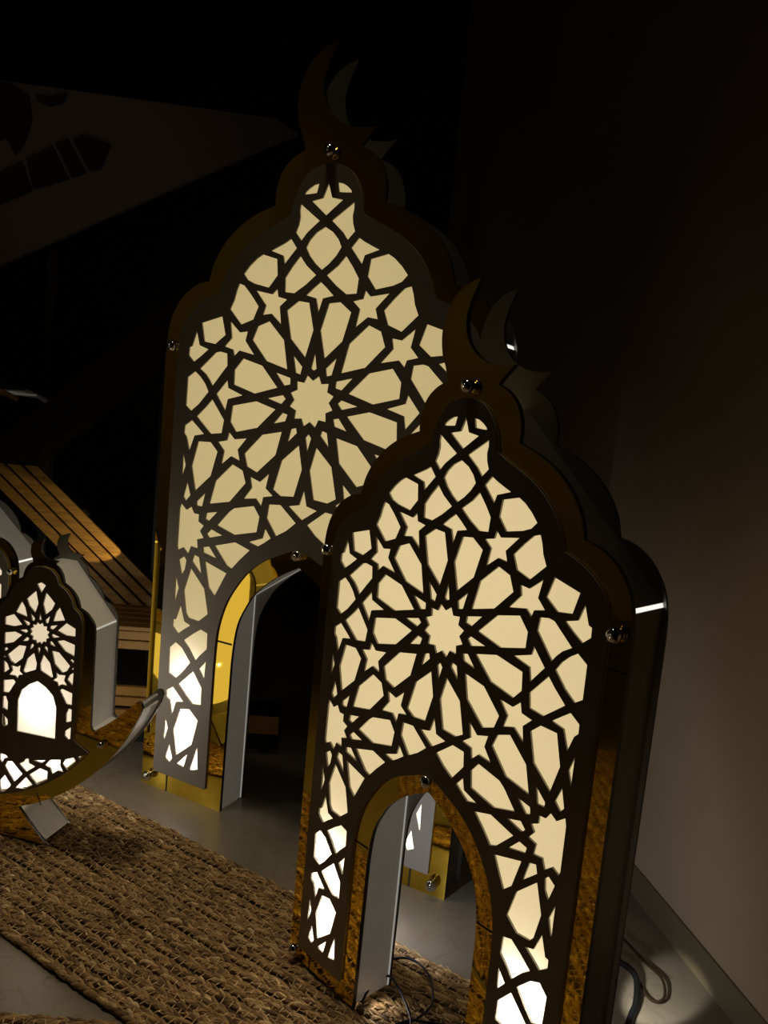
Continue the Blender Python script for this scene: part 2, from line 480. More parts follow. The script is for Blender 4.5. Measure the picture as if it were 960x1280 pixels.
# lattice openings (x, z) in drawing units
LATTICE = [[(0.02,1.274),(0.0239,1.257),(0.0379,1.2557),(0.0507,1.2552),(0.0488,1.2597),(0.041,1.2661),(0.0311,1.2717)],
[(-0.0311,1.2717),(-0.041,1.2661),(-0.0488,1.2597),(-0.0507,1.2552),(-0.0379,1.2557),(-0.0239,1.257),(-0.02,1.274)],
[(0,1.2738),(0.01,1.2477),(0.0335,1.2431),(0,1.2165),(-0.0335,1.2431),(-0.01,1.2477)],
[(0.0578,1.2387),(0.0131,1.2072),(0.0244,1.1981),(0.0384,1.1865),(0.0502,1.1722),(0.0641,1.1872),(0.0589,1.2007),(0.0567,1.2146),(0.0586,1.2266)],
[(-0.0586,1.2266),(-0.0567,1.2146),(-0.0589,1.2007),(-0.0641,1.1872),(-0.0502,1.1722),(-0.0384,1.1865),(-0.0244,1.1981),(-0.0131,1.2072),(-0.0578,1.2387)],
[(0,1.1965),(0.0182,1.1865),(0.0309,1.1736),(0.0385,1.1597),(0.0288,1.1444),(0.015,1.1303),(0,1.1191),(-0.015,1.1303),(-0.0288,1.1444),(-0.0385,1.1597),(-0.0309,1.1736),(-0.0182,1.1865)],
[(0.0737,1.1761),(0.0591,1.1586),(0.0842,1.1295),(0.0887,1.1453),(0.1176,1.1545),(0.1016,1.1615),(0.086,1.1688)],
[(-0.086,1.1688),(-0.1016,1.1615),(-0.1176,1.1545),(-0.0887,1.1453),(-0.0842,1.1295),(-0.0591,1.1586),(-0.0737,1.1761)],
[(0.0498,1.1445),(0.0343,1.1271),(0.0115,1.1097),(0.033,1.0917),(0.057,1.0759),(0.0786,1.0778),(0.0803,1.1043),(0.067,1.1236)],
[(-0.067,1.1236),(-0.0803,1.1043),(-0.0786,1.0778),(-0.057,1.0759),(-0.033,1.0917),(-0.0115,1.1097),(-0.0343,1.1271),(-0.0498,1.1445)],
[(0.1019,1.1388),(0.1364,1.1475),(0.15,1.1397),(0.1656,1.1262),(0.1787,1.111),(0.1681,1.0994),(0.1512,1.0926),(0.1167,1.0855),(0.0983,1.1084)],
[(-0.0983,1.1084),(-0.1167,1.0855),(-0.1512,1.0926),(-0.1681,1.0994),(-0.1787,1.111),(-0.1656,1.1262),(-0.15,1.1397),(-0.1364,1.1475),(-0.1019,1.1388)],
[(0,1.0976),(0.0148,1.0862),(0.03,1.0729),(0.0077,1.0677),(0,1.0418),(-0.0077,1.0677),(-0.03,1.0729),(-0.0148,1.0862)],
[(0.0214,0.9579),(0.0571,0.9913),(0.0707,1.044),(0.046,1.0618),(0.0218,1.0591),(0.0077,1.0093)],
[(-0.0077,1.0093),(-0.0218,1.0591),(-0.046,1.0618),(-0.0707,1.044),(-0.0571,0.9913),(-0.0214,0.9579)],
[(0.1096,1.0224),(0.1357,1.0121),(0.1467,0.9853),(0.1099,0.9466),(0.0599,0.9334),(0.0724,0.9879)],
[(-0.0724,0.9879),(-0.0599,0.9334),(-0.1099,0.9466),(-0.1467,0.9853),(-0.1357,1.0121),(-0.1096,1.0224)],
[(0.1187,0.9368),(0.1661,0.9483),(0.1856,0.9249),(0.1847,0.8961),(0.1324,0.882),(0.0796,0.8972)],
[(-0.0796,0.8972),(-0.1324,0.882),(-0.1847,0.8961),(-0.1856,0.9249),(-0.1661,0.9483),(-0.1187,0.9368)],
[(0.0802,0.8553),(0.1271,0.8674),(0.1845,0.8542),(0.1874,0.8219),(0.1711,0.8031),(0.1199,0.8162)],
[(-0.1199,0.8162),(-0.1711,0.8031),(-0.1874,0.8219),(-0.1845,0.8542),(-0.1271,0.8674),(-0.0802,0.8553)],
[(0.0614,0.8138),(0.1075,0.8035),(0.1469,0.7623),(0.1385,0.7376),(0.1134,0.7284),(0.072,0.7675)],
[(-0.072,0.7675),(-0.1134,0.7284),(-0.1385,0.7376),(-0.1469,0.7623),(-0.1075,0.8035),(-0.0614,0.8138)],
[(0.0198,0.792),(0.0565,0.7589),(0.0719,0.6999),(0.0539,0.6893),(0.0226,0.692),(0.0087,0.746)],
[(-0.0087,0.746),(-0.0226,0.692),(-0.0539,0.6893),(-0.0719,0.6999),(-0.0565,0.7589),(-0.0198,0.792)],
[(0,0.9689),(0.0061,0.9384),(0,0.9344),(-0.0061,0.9384)],
[(0.0482,0.9609),(0.04,0.9284),(0.0291,0.9256),(0.0261,0.94)],
[(-0.0261,0.94),(-0.0291,0.9256),(-0.04,0.9284),(-0.0482,0.9609)],
[(0.0511,0.9175),(0.0857,0.9259),(0.0642,0.9023),(0.0502,0.9055)],
[(-0.0502,0.9055),(-0.0642,0.9023),(-0.0857,0.9259),(-0.0511,0.9175)],
[(0.0583,0.8772),(0.0652,0.8841),(0.1004,0.8753),(0.0676,0.8666)],
[(-0.0676,0.8666),(-0.1004,0.8753),(-0.0652,0.8841),(-0.0583,0.8772)],
[(0.0513,0.8476),(0.063,0.8503),(0.0825,0.8279),(0.0553,0.8347)],
[(-0.0553,0.8347),(-0.0825,0.8279),(-0.063,0.8503),(-0.0513,0.8476)],
[(0.0292,0.8243),(0.0405,0.8208),(0.0464,0.7946),(0.0266,0.8147)],
[(-0.0266,0.8147),(-0.0464,0.7946),(-0.0405,0.8208),(-0.0292,0.8243)],
[(0,0.8153),(0.0065,0.8078),(0,0.7809),(-0.0065,0.8078)],
[(0.0965,1.0839),(0.1077,1.0731),(0.146,1.0794),(0.1206,1.052),(0.1264,1.0337),(0.1061,1.0366),(0.082,1.0173),(0.0879,1.0504),(0.0724,1.064),(0.0928,1.0685)],
[(-0.0928,1.0685),(-0.0724,1.064),(-0.0879,1.0504),(-0.082,1.0173),(-0.1061,1.0366),(-0.1264,1.0337),(-0.1206,1.052),(-0.146,1.0794),(-0.1077,1.0731),(-0.0965,1.0839)],
[(0.2038,1.0195),(0.1977,0.9869),(0.2141,0.9697),(0.1928,0.9644),(0.1886,0.9517),(0.1765,0.9633),(0.1402,0.9565),(0.1634,0.9827),(0.1594,1.0011),(0.1784,0.9984)],
[(-0.1784,0.9984),(-0.1594,1.0011),(-0.1634,0.9827),(-0.1402,0.9565),(-0.1765,0.9633),(-0.1886,0.9517),(-0.1928,0.9644),(-0.2141,0.9697),(-0.1977,0.9869),(-0.2038,1.0195)],
[(0.2014,0.9042),(0.2272,0.8744),(0.202,0.8427),(0.1972,0.8663),(0.1616,0.8762),(0.1977,0.8882)],
[(-0.1977,0.8882),(-0.1616,0.8762),(-0.1972,0.8663),(-0.202,0.8427),(-0.2272,0.8744),(-0.2014,0.9042)],
[(0.1441,0.7926),(0.1732,0.788),(0.1884,0.8013),(0.1928,0.7838),(0.2147,0.7787),(0.1981,0.7625),(0.2027,0.7339),(0.1796,0.7534),(0.1574,0.7465),(0.1639,0.7683)],
[(-0.1639,0.7683),(-0.1574,0.7465),(-0.1796,0.7534),(-0.2027,0.7339),(-0.1981,0.7625),(-0.2147,0.7787),(-0.1928,0.7838),(-0.1884,0.8013),(-0.1732,0.788),(-0.1441,0.7926)],
[(0.0836,0.7297),(0.1045,0.7108),(0.1286,0.7181),(0.1231,0.6965),(0.1411,0.6723),(0.1114,0.6768),(0.0971,0.6628),(0.0935,0.682),(0.0714,0.6869),(0.0894,0.7)],
[(-0.0894,0.7),(-0.0714,0.6869),(-0.0935,0.682),(-0.0971,0.6628),(-0.1114,0.6768),(-0.1411,0.6723),(-0.1231,0.6965),(-0.1286,0.7181),(-0.1045,0.7108),(-0.0836,0.7297)],
[(0,0.7077),(0.0086,0.6775),(0.0324,0.672),(0,0.6492),(-0.0324,0.672),(-0.0086,0.6775)],
[(0.1751,1.0886),(0.188,1.0923),(0.1936,1.078),(0.1979,1.0608),(0.2066,1.0427),(0.1768,1.0135),(0.1483,1.0242),(0.1376,1.0493),(0.157,1.0711)],
[(-0.157,1.0711),(-0.1376,1.0493),(-0.1483,1.0242),(-0.1768,1.0135),(-0.2066,1.0427),(-0.1979,1.0608),(-0.1936,1.078),(-0.188,1.0923),(-0.1751,1.0886)],
[(0.2249,1.0283),(0.2757,1.0137),(0.2663,0.9769),(0.238,0.973),(0.2136,0.9919)],
[(-0.2136,0.9919),(-0.238,0.973),(-0.2663,0.9769),(-0.2757,1.0137),(-0.2249,1.0283)],
[(0.2873,0.9975),(0.2979,0.9664),(0.3043,0.9638),(0.3048,0.9476),(0.2903,0.9347),(0.2723,0.9474),(0.2546,0.9616),(0.2779,0.9688)],
[(-0.2779,0.9688),(-0.2546,0.9616),(-0.2723,0.9474),(-0.2903,0.9347),(-0.3048,0.9476),(-0.3043,0.9638),(-0.2979,0.9664),(-0.2873,0.9975)],
[(0.2062,0.9558),(0.2244,0.9589),(0.2352,0.9565),(0.2734,0.9222),(0.2571,0.9119),(0.247,0.9014),(0.2383,0.8893),(0.219,0.9134),(0.2037,0.9321)],
[(-0.2037,0.9321),(-0.219,0.9134),(-0.2383,0.8893),(-0.247,0.9014),(-0.2571,0.9119),(-0.2734,0.9222),(-0.2352,0.9565),(-0.2244,0.9589),(-0.2062,0.9558)],
[(0.2855,0.9163),(0.3042,0.9029),(0.3045,0.845),(0.2898,0.835),(0.2697,0.8513),(0.2474,0.8772),(0.2573,0.8927),(0.2707,0.9062)],
[(-0.2707,0.9062),(-0.2573,0.8927),(-0.2474,0.8772),(-0.2697,0.8513),(-0.2898,0.835),(-0.3045,0.845),(-0.3042,0.9029),(-0.2855,0.9163)],
[(0.2368,0.8631),(0.2509,0.8475),(0.2742,0.8252),(0.2562,0.8103),(0.2349,0.793),(0.2071,0.7973),(0.2033,0.8237)],
[(-0.2033,0.8237),(-0.2071,0.7973),(-0.2349,0.793),(-0.2562,0.8103),(-0.2742,0.8252),(-0.2509,0.8475),(-0.2368,0.8631)],
[(0.2861,0.8166),(0.3043,0.8035),(0.3048,0.788),(0.2978,0.7808),(0.2883,0.7522),(0.2766,0.7855),(0.2524,0.7909),(0.2677,0.8028)],
[(-0.2677,0.8028),(-0.2524,0.7909),(-0.2766,0.7855),(-0.2883,0.7522),(-0.2978,0.7808),(-0.3048,0.788),(-0.3043,0.8035),(-0.2861,0.8166)],
[(0.2333,0.7761),(0.2658,0.7746),(0.2793,0.7221),(0.266,0.6722),(0.2281,0.7073),(0.2144,0.759)],
[(-0.2144,0.759),(-0.2281,0.7073),(-0.266,0.6722),(-0.2793,0.7221),(-0.2658,0.7746),(-0.2333,0.7761)],
[(0.1482,0.7279),(0.1746,0.7377),(0.2141,0.6993),(0.2266,0.6504),(0.1753,0.6615),(0.1388,0.7038)],
[(-0.1388,0.7038),(-0.1753,0.6615),(-0.2266,0.6504),(-0.2141,0.6993),(-0.1746,0.7377),(-0.1482,0.7279)],
[(0.0514,0.6719),(0.0787,0.6691),(0.0816,0.6414),(0.0568,0.6091),(0.0331,0.6236),(0.0129,0.6415)],
[(-0.0129,0.6415),(-0.0331,0.6236),(-0.0568,0.6091),(-0.0816,0.6414),(-0.0787,0.6691),(-0.0514,0.6719)],
[(0.1146,0.6609),(0.1638,0.6493),(0.1753,0.6405),(0.2029,0.6089),(0.1579,0.5961),(0.1036,0.6099),(0.0992,0.6414)],
[(-0.0992,0.6414),(-0.1036,0.6099),(-0.1579,0.5961),(-0.2029,0.6089),(-0.1753,0.6405),(-0.1638,0.6493),(-0.1146,0.6609)],
[(0.0835,0.6208),(0.0884,0.5995),(0.1209,0.5872),(0.098,0.5817),(0.0838,0.5911),(0.0685,0.6028)],
[(-0.0685,0.6028),(-0.0838,0.5911),(-0.098,0.5817),(-0.1209,0.5872),(-0.0884,0.5995),(-0.0835,0.6208)],
[(0.3039,0.7492),(0.3036,0.6958),(0.2953,0.7217)],
[(-0.2953,0.7217),(-0.3036,0.6958),(-0.3039,0.7492)],
[(0.2388,0.6712),(0.2601,0.6508),(0.2592,0.6421),(0.2451,0.6418)],
[(-0.2451,0.6418),(-0.2592,0.6421),(-0.2601,0.6508),(-0.2388,0.6712)],
[(0.288,0.6887),(0.2965,0.6564),(0.2895,0.6475),(0.2777,0.6609)],
[(-0.2777,0.6609),(-0.2895,0.6475),(-0.2965,0.6564),(-0.288,0.6887)],
[(0.2048,0.6361),(0.2323,0.6301),(0.2341,0.6176),(0.2247,0.6146)],
[(-0.2247,0.6146),(-0.2341,0.6176),(-0.2323,0.6301),(-0.2048,0.6361)],
[(0.1883,0.5899),(0.2172,0.5983),(0.2281,0.587),(0.2212,0.5801)],
[(-0.2212,0.5801),(-0.2281,0.587),(-0.2172,0.5983),(-0.1883,0.5899)],
[(0.1169,0.5708),(0.1539,0.5812),(0.2056,0.5658),(0.1716,0.5302),(0.1587,0.5257),(0.1404,0.547)],
[(-0.1404,0.547),(-0.1587,0.5257),(-0.1716,0.5302),(-0.2056,0.5658),(-0.1539,0.5812),(-0.1169,0.5708)],
[(0.3012,0.6416),(0.2856,0.6293),(0.273,0.6381),(0.2648,0.6249),(0.2517,0.6244),(0.2519,0.6095),(0.2375,0.6028),(0.2462,0.5906),(0.2357,0.5772),(0.2524,0.5719),(0.2496,0.5529),(0.2676,0.5546),(0.2742,0.537),(0.2884,0.5491),(0.3022,0.5412),(0.3047,0.5491),(0.3043,0.6286)],
[(-0.3043,0.6286),(-0.3047,0.5491),(-0.3022,0.5412),(-0.2884,0.5491),(-0.2742,0.537),(-0.2676,0.5546),(-0.2496,0.5529),(-0.2524,0.5719),(-0.2357,0.5772),(-0.2462,0.5906),(-0.2375,0.6028),(-0.2519,0.6095),(-0.2517,0.6244),(-0.2648,0.6249),(-0.273,0.6381),(-0.2856,0.6293),(-0.3012,0.6416)],
[(0.2196,0.5617),(0.2356,0.5577),(0.2338,0.547),(0.1984,0.5395)],
[(-0.1984,0.5395),(-0.2338,0.547),(-0.2356,0.5577),(-0.2196,0.5617)],
[(0.2444,0.5352),(0.2577,0.5383),(0.262,0.5235),(0.2351,0.4985)],
[(-0.2351,0.4985),(-0.262,0.5235),(-0.2577,0.5383),(-0.2444,0.5352)],
[(0.1709,0.5139),(0.2284,0.5296),(0.2145,0.4766),(0.1978,0.4609),(0.1863,0.4832)],
[(-0.1863,0.4832),(-0.1978,0.4609),(-0.2145,0.4766),(-0.2284,0.5296),(-0.1709,0.5139)],
[(0.2845,0.5304),(0.2978,0.5206),(0.2885,0.4893),(0.2804,0.503),(0.2775,0.5231)],
[(-0.2775,0.5231),(-0.2804,0.503),(-0.2885,0.4893),(-0.2978,0.5206),(-0.2845,0.5304)],
[(0.3037,0.4887),(0.3038,0.4327),(0.3012,0.4324),(0.2938,0.4596)],
[(-0.2938,0.4596),(-0.3012,0.4324),(-0.3038,0.4327),(-0.3037,0.4887)],
[(0.2641,0.5089),(0.2796,0.4577),(0.2704,0.4108),(0.2629,0.4014),(0.2356,0.3992),(0.2118,0.4197),(0.2254,0.4711)],
[(-0.2254,0.4711),(-0.2118,0.4197),(-0.2356,0.3992),(-0.2629,0.4014),(-0.2704,0.4108),(-0.2796,0.4577),(-0.2641,0.5089)],
[(0.2094,0.3785),(0.2277,0.3833),(0.2484,0.3691),(0.2722,0.3499),(0.2559,0.336),(0.2369,0.3127),(0.2255,0.3273),(0.2082,0.345)],
[(-0.2082,0.345),(-0.2255,0.3273),(-0.2369,0.3127),(-0.2559,0.336),(-0.2722,0.3499),(-0.2484,0.3691),(-0.2277,0.3833),(-0.2094,0.3785)],
[(0.286,0.426),(0.2972,0.3911),(0.3038,0.3902),(0.3042,0.3745),(0.2885,0.3612),(0.2729,0.3739),(0.2559,0.3861),(0.2732,0.3914)],
[(-0.2732,0.3914),(-0.2559,0.3861),(-0.2729,0.3739),(-0.2885,0.3612),(-0.3042,0.3745),(-0.3038,0.3902),(-0.2972,0.3911),(-0.286,0.426)],
[(0.2085,0.3181),(0.2253,0.2977),(0.2103,0.2778)],
[(-0.2103,0.2778),(-0.2253,0.2977),(-0.2085,0.3181)],
[(-0.2931,0.3416),(-0.2751,0.3334),(-0.2501,0.3061),(-0.2708,0.279),(-0.287,0.2628),(-0.3073,0.2702),(-0.3095,0.3257)],
[(0.3095,0.3257),(0.3073,0.2702),(0.287,0.2628),(0.2708,0.279),(0.2501,0.3061),(0.2751,0.3334),(0.2931,0.3416)],
[(-0.2404,0.289),(-0.2154,0.2584),(-0.2141,0.2205),(-0.2375,0.2173),(-0.2572,0.233),(-0.278,0.2516)],
[(0.278,0.2516),(0.2572,0.233),(0.2375,0.2173),(0.2141,0.2205),(0.2154,0.2584),(0.2404,0.289)],
[(-0.2922,0.2421),(-0.2614,0.2156),(-0.2822,0.2101),(-0.2912,0.1791),(-0.3003,0.2099),(-0.3102,0.2149),(-0.3114,0.2298)],
[(0.3114,0.2298),(0.3102,0.2149),(0.3003,0.2099),(0.2912,0.1791),(0.2822,0.2101),(0.2614,0.2156),(0.2922,0.2421)],
[(-0.2693,0.1985),(-0.2438,0.2038),(-0.2196,0.185),(-0.2322,0.1277),(-0.2724,0.0927),(-0.2849,0.1475)],
[(0.2849,0.1475),(0.2724,0.0927),(0.2322,0.1277),(0.2196,0.185),(0.2438,0.2038),(0.2693,0.1985)],
[(-0.3086,0.169),(-0.3,0.1464),(-0.3085,0.1171),(-0.3106,0.119)],
[(0.3106,0.119),(0.3085,0.1171),(0.3,0.1464),(0.3086,0.169)],
[(-0.2936,0.1122),(-0.2829,0.0825),(-0.2897,0.0713),(-0.3025,0.0783)],
[(0.3025,0.0783),(0.2897,0.0713),(0.2829,0.0825),(0.2936,0.1122)],
[(-0.2424,0.1027),(-0.25,0.071),(-0.269,0.0744)],
[(0.269,0.0744),(0.25,0.071),(0.2424,0.1027)],
[(-0.2164,0.1277),(-0.2115,0.0766),(-0.2331,0.07)],
[(0.2331,0.07),(0.2115,0.0766),(0.2164,0.1277)],
[(0.0483,0.8899),(0.0337,0.8965),(0.0354,0.9124),(0.0195,0.9107),(0.0129,0.9253),(0,0.9159),(-0.0129,0.9253),(-0.0195,0.9107),(-0.0354,0.9124),(-0.0337,0.8965),(-0.0483,0.8899),(-0.0389,0.877),(-0.0483,0.8641),(-0.0337,0.8575),(-0.0354,0.8416),(-0.0195,0.8433),(-0.0129,0.8287),(-0,0.8381),(0.0129,0.8287),(0.0195,0.8433),(0.0354,0.8416),(0.0337,0.8575),(0.0483,0.8641),(0.0389,0.877)]]
LATTICE_SMALL = [[(0.0298,0.606),(0.0208,0.61),(0.0219,0.6199),(0.012,0.6188),(0.008,0.6278),(0,0.622),(-0.008,0.6278),(-0.012,0.6188),(-0.0219,0.6199),(-0.0208,0.61),(-0.0298,0.606),(-0.024,0.598),(-0.0298,0.59),(-0.0208,0.586),(-0.0219,0.5761),(-0.012,0.5772),(-0.008,0.5682),(-0,0.574),(0.008,0.5682),(0.012,0.5772),(0.0219,0.5761),(0.0208,0.586),(0.0298,0.59),(0.024,0.598)],
[(0,0.6548),(0.0038,0.6359),(0,0.6334),(-0.0038,0.6359)],
[(0.0298,0.6498),(0.0247,0.6297),(0.018,0.628),(0.0161,0.6369)],
[(-0.0161,0.6369),(-0.018,0.628),(-0.0247,0.6297),(-0.0298,0.6498)],
[(0.0316,0.623),(0.0529,0.6282),(0.0396,0.6136),(0.031,0.6156)],
[(-0.031,0.6156),(-0.0396,0.6136),(-0.0529,0.6282),(-0.0316,0.623)],
[(0.036,0.5981),(0.0403,0.6024),(0.062,0.597),(0.0417,0.5916)],
[(-0.0417,0.5916),(-0.062,0.597),(-0.0403,0.6024),(-0.036,0.5981)],
[(0.0317,0.5798),(0.0389,0.5815),(0.0509,0.5677),(0.0341,0.5719)],
[(-0.0341,0.5719),(-0.0509,0.5677),(-0.0389,0.5815),(-0.0317,0.5798)],
[(0.018,0.5655),(0.025,0.5633),(0.0287,0.5471),(0.0164,0.5595)],
[(-0.0164,0.5595),(-0.0287,0.5471),(-0.025,0.5633),(-0.018,0.5655)],
[(0,0.5599),(0.004,0.5553),(0,0.5387),(-0.004,0.5553)],
[(0,0.737),(0.0132,0.7306),(0,0.7086),(-0.0132,0.7306)],
[(0.0152,0.7119),(0.0272,0.7014),(0.043,0.6861),(0.0348,0.6685),(0.0158,0.6512),(0.007,0.6793)],
[(-0.007,0.6793),(-0.0158,0.6512),(-0.0348,0.6685),(-0.043,0.6861),(-0.0272,0.7014),(-0.0152,0.7119)],
[(0.0579,0.6775),(0.0668,0.6612),(0.0751,0.6448),(0.0392,0.6365),(0.0471,0.6636)],
[(-0.0471,0.6636),(-0.0392,0.6365),(-0.0751,0.6448),(-0.0668,0.6612),(-0.0579,0.6775)],
[(0.0799,0.6382),(0.1074,0.6267),(0.1076,0.6055),(0.08,0.6046),(0.0539,0.6133)],
[(-0.0539,0.6133),(-0.08,0.6046),(-0.1076,0.6055),(-0.1074,0.6267),(-0.0799,0.6382)],
[(0.0537,0.5848),(0.0746,0.5906),(0.1075,0.5831),(0.1072,0.5516),(0.0791,0.5606)],
[(-0.0791,0.5606),(-0.1072,0.5516),(-0.1075,0.5831),(-0.0746,0.5906),(-0.0537,0.5848)],
[(0.0392,0.556),(0.0612,0.5549),(0.0959,0.5235),(0.087,0.5077),(0.0728,0.5008),(0.049,0.5211)],
[(-0.049,0.5211),(-0.0728,0.5008),(-0.087,0.5077),(-0.0959,0.5235),(-0.0612,0.5549),(-0.0392,0.556)],
[(0.0145,0.5416),(0.0353,0.5216),(0.0461,0.4845),(0.0402,0.4813),(0.0073,0.4959),(0.005,0.5137)],
[(-0.005,0.5137),(-0.0073,0.4959),(-0.0402,0.4813),(-0.0461,0.4845),(-0.0353,0.5216),(-0.0145,0.5416)],
[(0.0552,0.5),(0.064,0.4937),(0.0837,0.4952),(0.0798,0.4807),(0.0902,0.4672),(0.0713,0.468),(0.0625,0.4609),(0.0596,0.4716),(0.046,0.4747),(0.0569,0.4836)],
[(-0.0569,0.4836),(-0.046,0.4747),(-0.0596,0.4716),(-0.0625,0.4609),(-0.0713,0.468),(-0.0902,0.4672),(-0.0798,0.4807),(-0.0837,0.4952),(-0.064,0.4937),(-0.0552,0.5)],
[(0.1073,0.5062),(0.1061,0.47),(0.0894,0.4837),(0.0957,0.4981)],
[(-0.0957,0.4981),(-0.0894,0.4837),(-0.1061,0.47),(-0.1073,0.5062)],
[(0.0749,0.4567),(0.1062,0.4492),(0.106,0.4158),(0.0889,0.4168),(0.0684,0.4508)],
[(-0.0684,0.4508),(-0.0889,0.4168),(-0.106,0.4158),(-0.1062,0.4492),(-0.0749,0.4567)],
[(0.0971,0.4057),(0.1066,0.4039),(0.1069,0.3712),(0.0908,0.3653),(0.0903,0.3891)],
[(-0.0903,0.3891),(-0.0908,0.3653),(-0.1069,0.3712),(-0.1066,0.4039),(-0.0971,0.4057)],
[(0.1066,0.3542),(0.1062,0.3232),(0.0998,0.3177),(0.0886,0.3269),(0.0895,0.3411)],
[(-0.0895,0.3411),(-0.0886,0.3269),(-0.0998,0.3177),(-0.1062,0.3232),(-0.1066,0.3542)],
[(0.0995,0.5429),(0.1066,0.5391),(0.1061,0.5313),(0.0952,0.5386)],
[(-0.0952,0.5386),(-0.1061,0.5313),(-0.1066,0.5391),(-0.0995,0.5429)],
[(0.1066,0.5212),(0.1064,0.5137),(0.1,0.5138)],
[(-0.1,0.5138),(-0.1064,0.5137),(-0.1066,0.5212)],
[(0,0.4648),(0.0261,0.4517),(0.0485,0.4319),(0.0598,0.4003),(0.0595,0.3122),(-0.0595,0.3122),(-0.0598,0.4003),(-0.0485,0.4319),(-0.0261,0.4517)],
[(0.1575,0.2873),(0.1388,0.2674),(0.1308,0.2757)],
[(-0.5648,0.2757),(-0.5728,0.2674),(-0.5915,0.2873)],
[(0.1188,0.2719),(0.1301,0.2586),(0.1008,0.2313),(0.0863,0.2469),(0.0933,0.2611)],
[(-0.5273,0.2611),(-0.5203,0.2469),(-0.5348,0.2313),(-0.5641,0.2586),(-0.5528,0.2719)],
[(0.0796,0.2575),(0.0788,0.2411),(0.0895,0.2247),(0.0718,0.2254),(0.0554,0.212),(0.05,0.2281),(0.0327,0.2318),(0.0475,0.2505)],
[(0.0336,0.2472),(0.0216,0.2362),(-0.0082,0.2388)],
[(0.0176,0.221),(0.0412,0.2163),(0.0407,0.1917),(0.0103,0.1709),(-0.0158,0.1945)],
[(-0.0194,0.2415),(-0.0173,0.2289),(0.0019,0.2227),(-0.0256,0.2012),(-0.0485,0.2197),(-0.0346,0.2283),(-0.0287,0.2382)],
[(-0.025,0.1868),(-0.0037,0.168),(-0.0267,0.1515),(-0.0584,0.1478)],
[(-0.0709,0.2239),(-0.0363,0.1932),(-0.0623,0.1651),(-0.0926,0.205),(-0.0867,0.2193)],
[(-0.0916,0.1789),(-0.0721,0.1537),(-0.0898,0.1318),(-0.1042,0.1279),(-0.107,0.1611)],
[(-0.1098,0.2394),(-0.0906,0.2374),(-0.0839,0.2315),(-0.0965,0.226),(-0.1025,0.2132),(-0.1092,0.2206)]]

# ------------------------------------------------------------------ niche-shaped lantern (full size and reduced)
V0 = 0.877
CRES = [(-0.005, 0.6435), (-0.037, 0.633), (-0.0626, 0.611), (-0.079, 0.578), (-0.0845, 0.545), (-0.0785, 0.508), (-0.067, 0.484),
        (-0.0595, 0.459)]
CRES_IN = [(0.0595, 0.459), (0.074, 0.476), (0.0905, 0.4935), (0.075, 0.4905), (0.056, 0.4915), (0.034, 0.495), (0.008, 0.5065),
           (-0.0165, 0.530), (-0.0268, 0.556), (-0.0285, 0.582), (-0.0205, 0.610)]
LOBES = [(0.083, 0.448), (0.104, 0.428), (0.115, 0.404), (0.119, 0.382), (0.118, 0.362), (0.155, 0.349), (0.19, 0.331), (0.22, 0.307),
         (0.243, 0.28), (0.259, 0.25), (0.2665, 0.220), (0.295, 0.213), (0.325, 0.195), (0.348, 0.168), (0.362, 0.138), (0.3690, 0.10),
         (0.3705, 0.05)]
ARCH = [(0.149, -0.877), (0.147, -0.55), (0.144, -0.505), (0.137, -0.463), (0.121, -0.427), (0.1, -0.394), (0.066, -0.362),
        (0.035, -0.341), (0.0, -0.322)]


def mirror(pts):
    return [(-x, y) for x, y in pts[::-1]]


def smooth_poly(pts, keep):
    """one corner-preserving subdivision pass: points in keep stay sharp"""
    out = []
    n = len(pts)
    for i in range(n - 1):
        p0, p1, p2, p3 = pts[max(i - 1, 0)], pts[i], pts[i + 1], pts[min(i + 2, n - 1)]
        if p1 in keep:
            p0 = p1
        if p2 in keep:
            p3 = p2
        out.append(p1)
        for t in (0.33, 0.67):
            q = []
            for a in (0, 1):
                q.append(0.5 * ((2 * p1[a]) + (p2[a] - p0[a]) * t + (2 * p0[a] - 5 * p1[a] + 4 * p2[a] - p3[a]) * t * t + (3 * p1[a] - p0[a] - 3 * p2[a] + p3[a]) * t ** 3))
            out.append(tuple(q))
    out.append(pts[-1])
    return out


KEEP = {(0.0595, 0.459), (-0.0595, 0.459), (0.0905, 0.4935), (-0.005, 0.6435), (0.118, 0.362), (0.2665, 0.220), (0.3705, 0.05), (0.0, -0.322),
        (0.078, 0.342), (0.236, 0.196), (0.0, -0.285), (0.149, -0.877), (0.147, -0.55), (0.189, -0.58), (0.335, 0.0), (0.189, -0.838)}
cres_l = smooth_poly(CRES, KEEP)                 # tip -> left neck
cres_r = smooth_poly(CRES_IN, KEEP)              # right neck -> inner curve
lobes_r = smooth_poly([(0.0595, 0.459)] + LOBES, KEEP)[1:]
arch_r = smooth_poly(ARCH, KEEP)
GOLD_OUT = (lobes_r + [(0.3705, -0.877)] + arch_r + mirror(arch_r)[1:] + [(-0.3705, -0.877)] + mirror(lobes_r)
            + [(-0.0595, 0.459)] + cres_l[::-1][1:] + cres_r[::-1])
P_LOBES = [(0.0, 0.4326), (0.033, 0.425), (0.056, 0.405), (0.071, 0.376), (0.078, 0.342), (0.112, 0.325), (0.152, 0.305), (0.187, 0.279),
           (0.215, 0.244), (0.236, 0.196), (0.268, 0.184), (0.296, 0.166), (0.319, 0.140), (0.331, 0.108), (0.335, 0.06), (0.335, 0.0)]
P_ARCH = [(0.189, -0.838), (0.189, -0.58), (0.187, -0.51), (0.181, -0.468), (0.167, -0.425), (0.146, -0.388), (0.118, -0.352),
          (0.082, -0.323), (0.04, -0.302), (0.0, -0.285)]
pl = smooth_poly(P_LOBES, KEEP)
pa = smooth_poly(P_ARCH, KEEP)
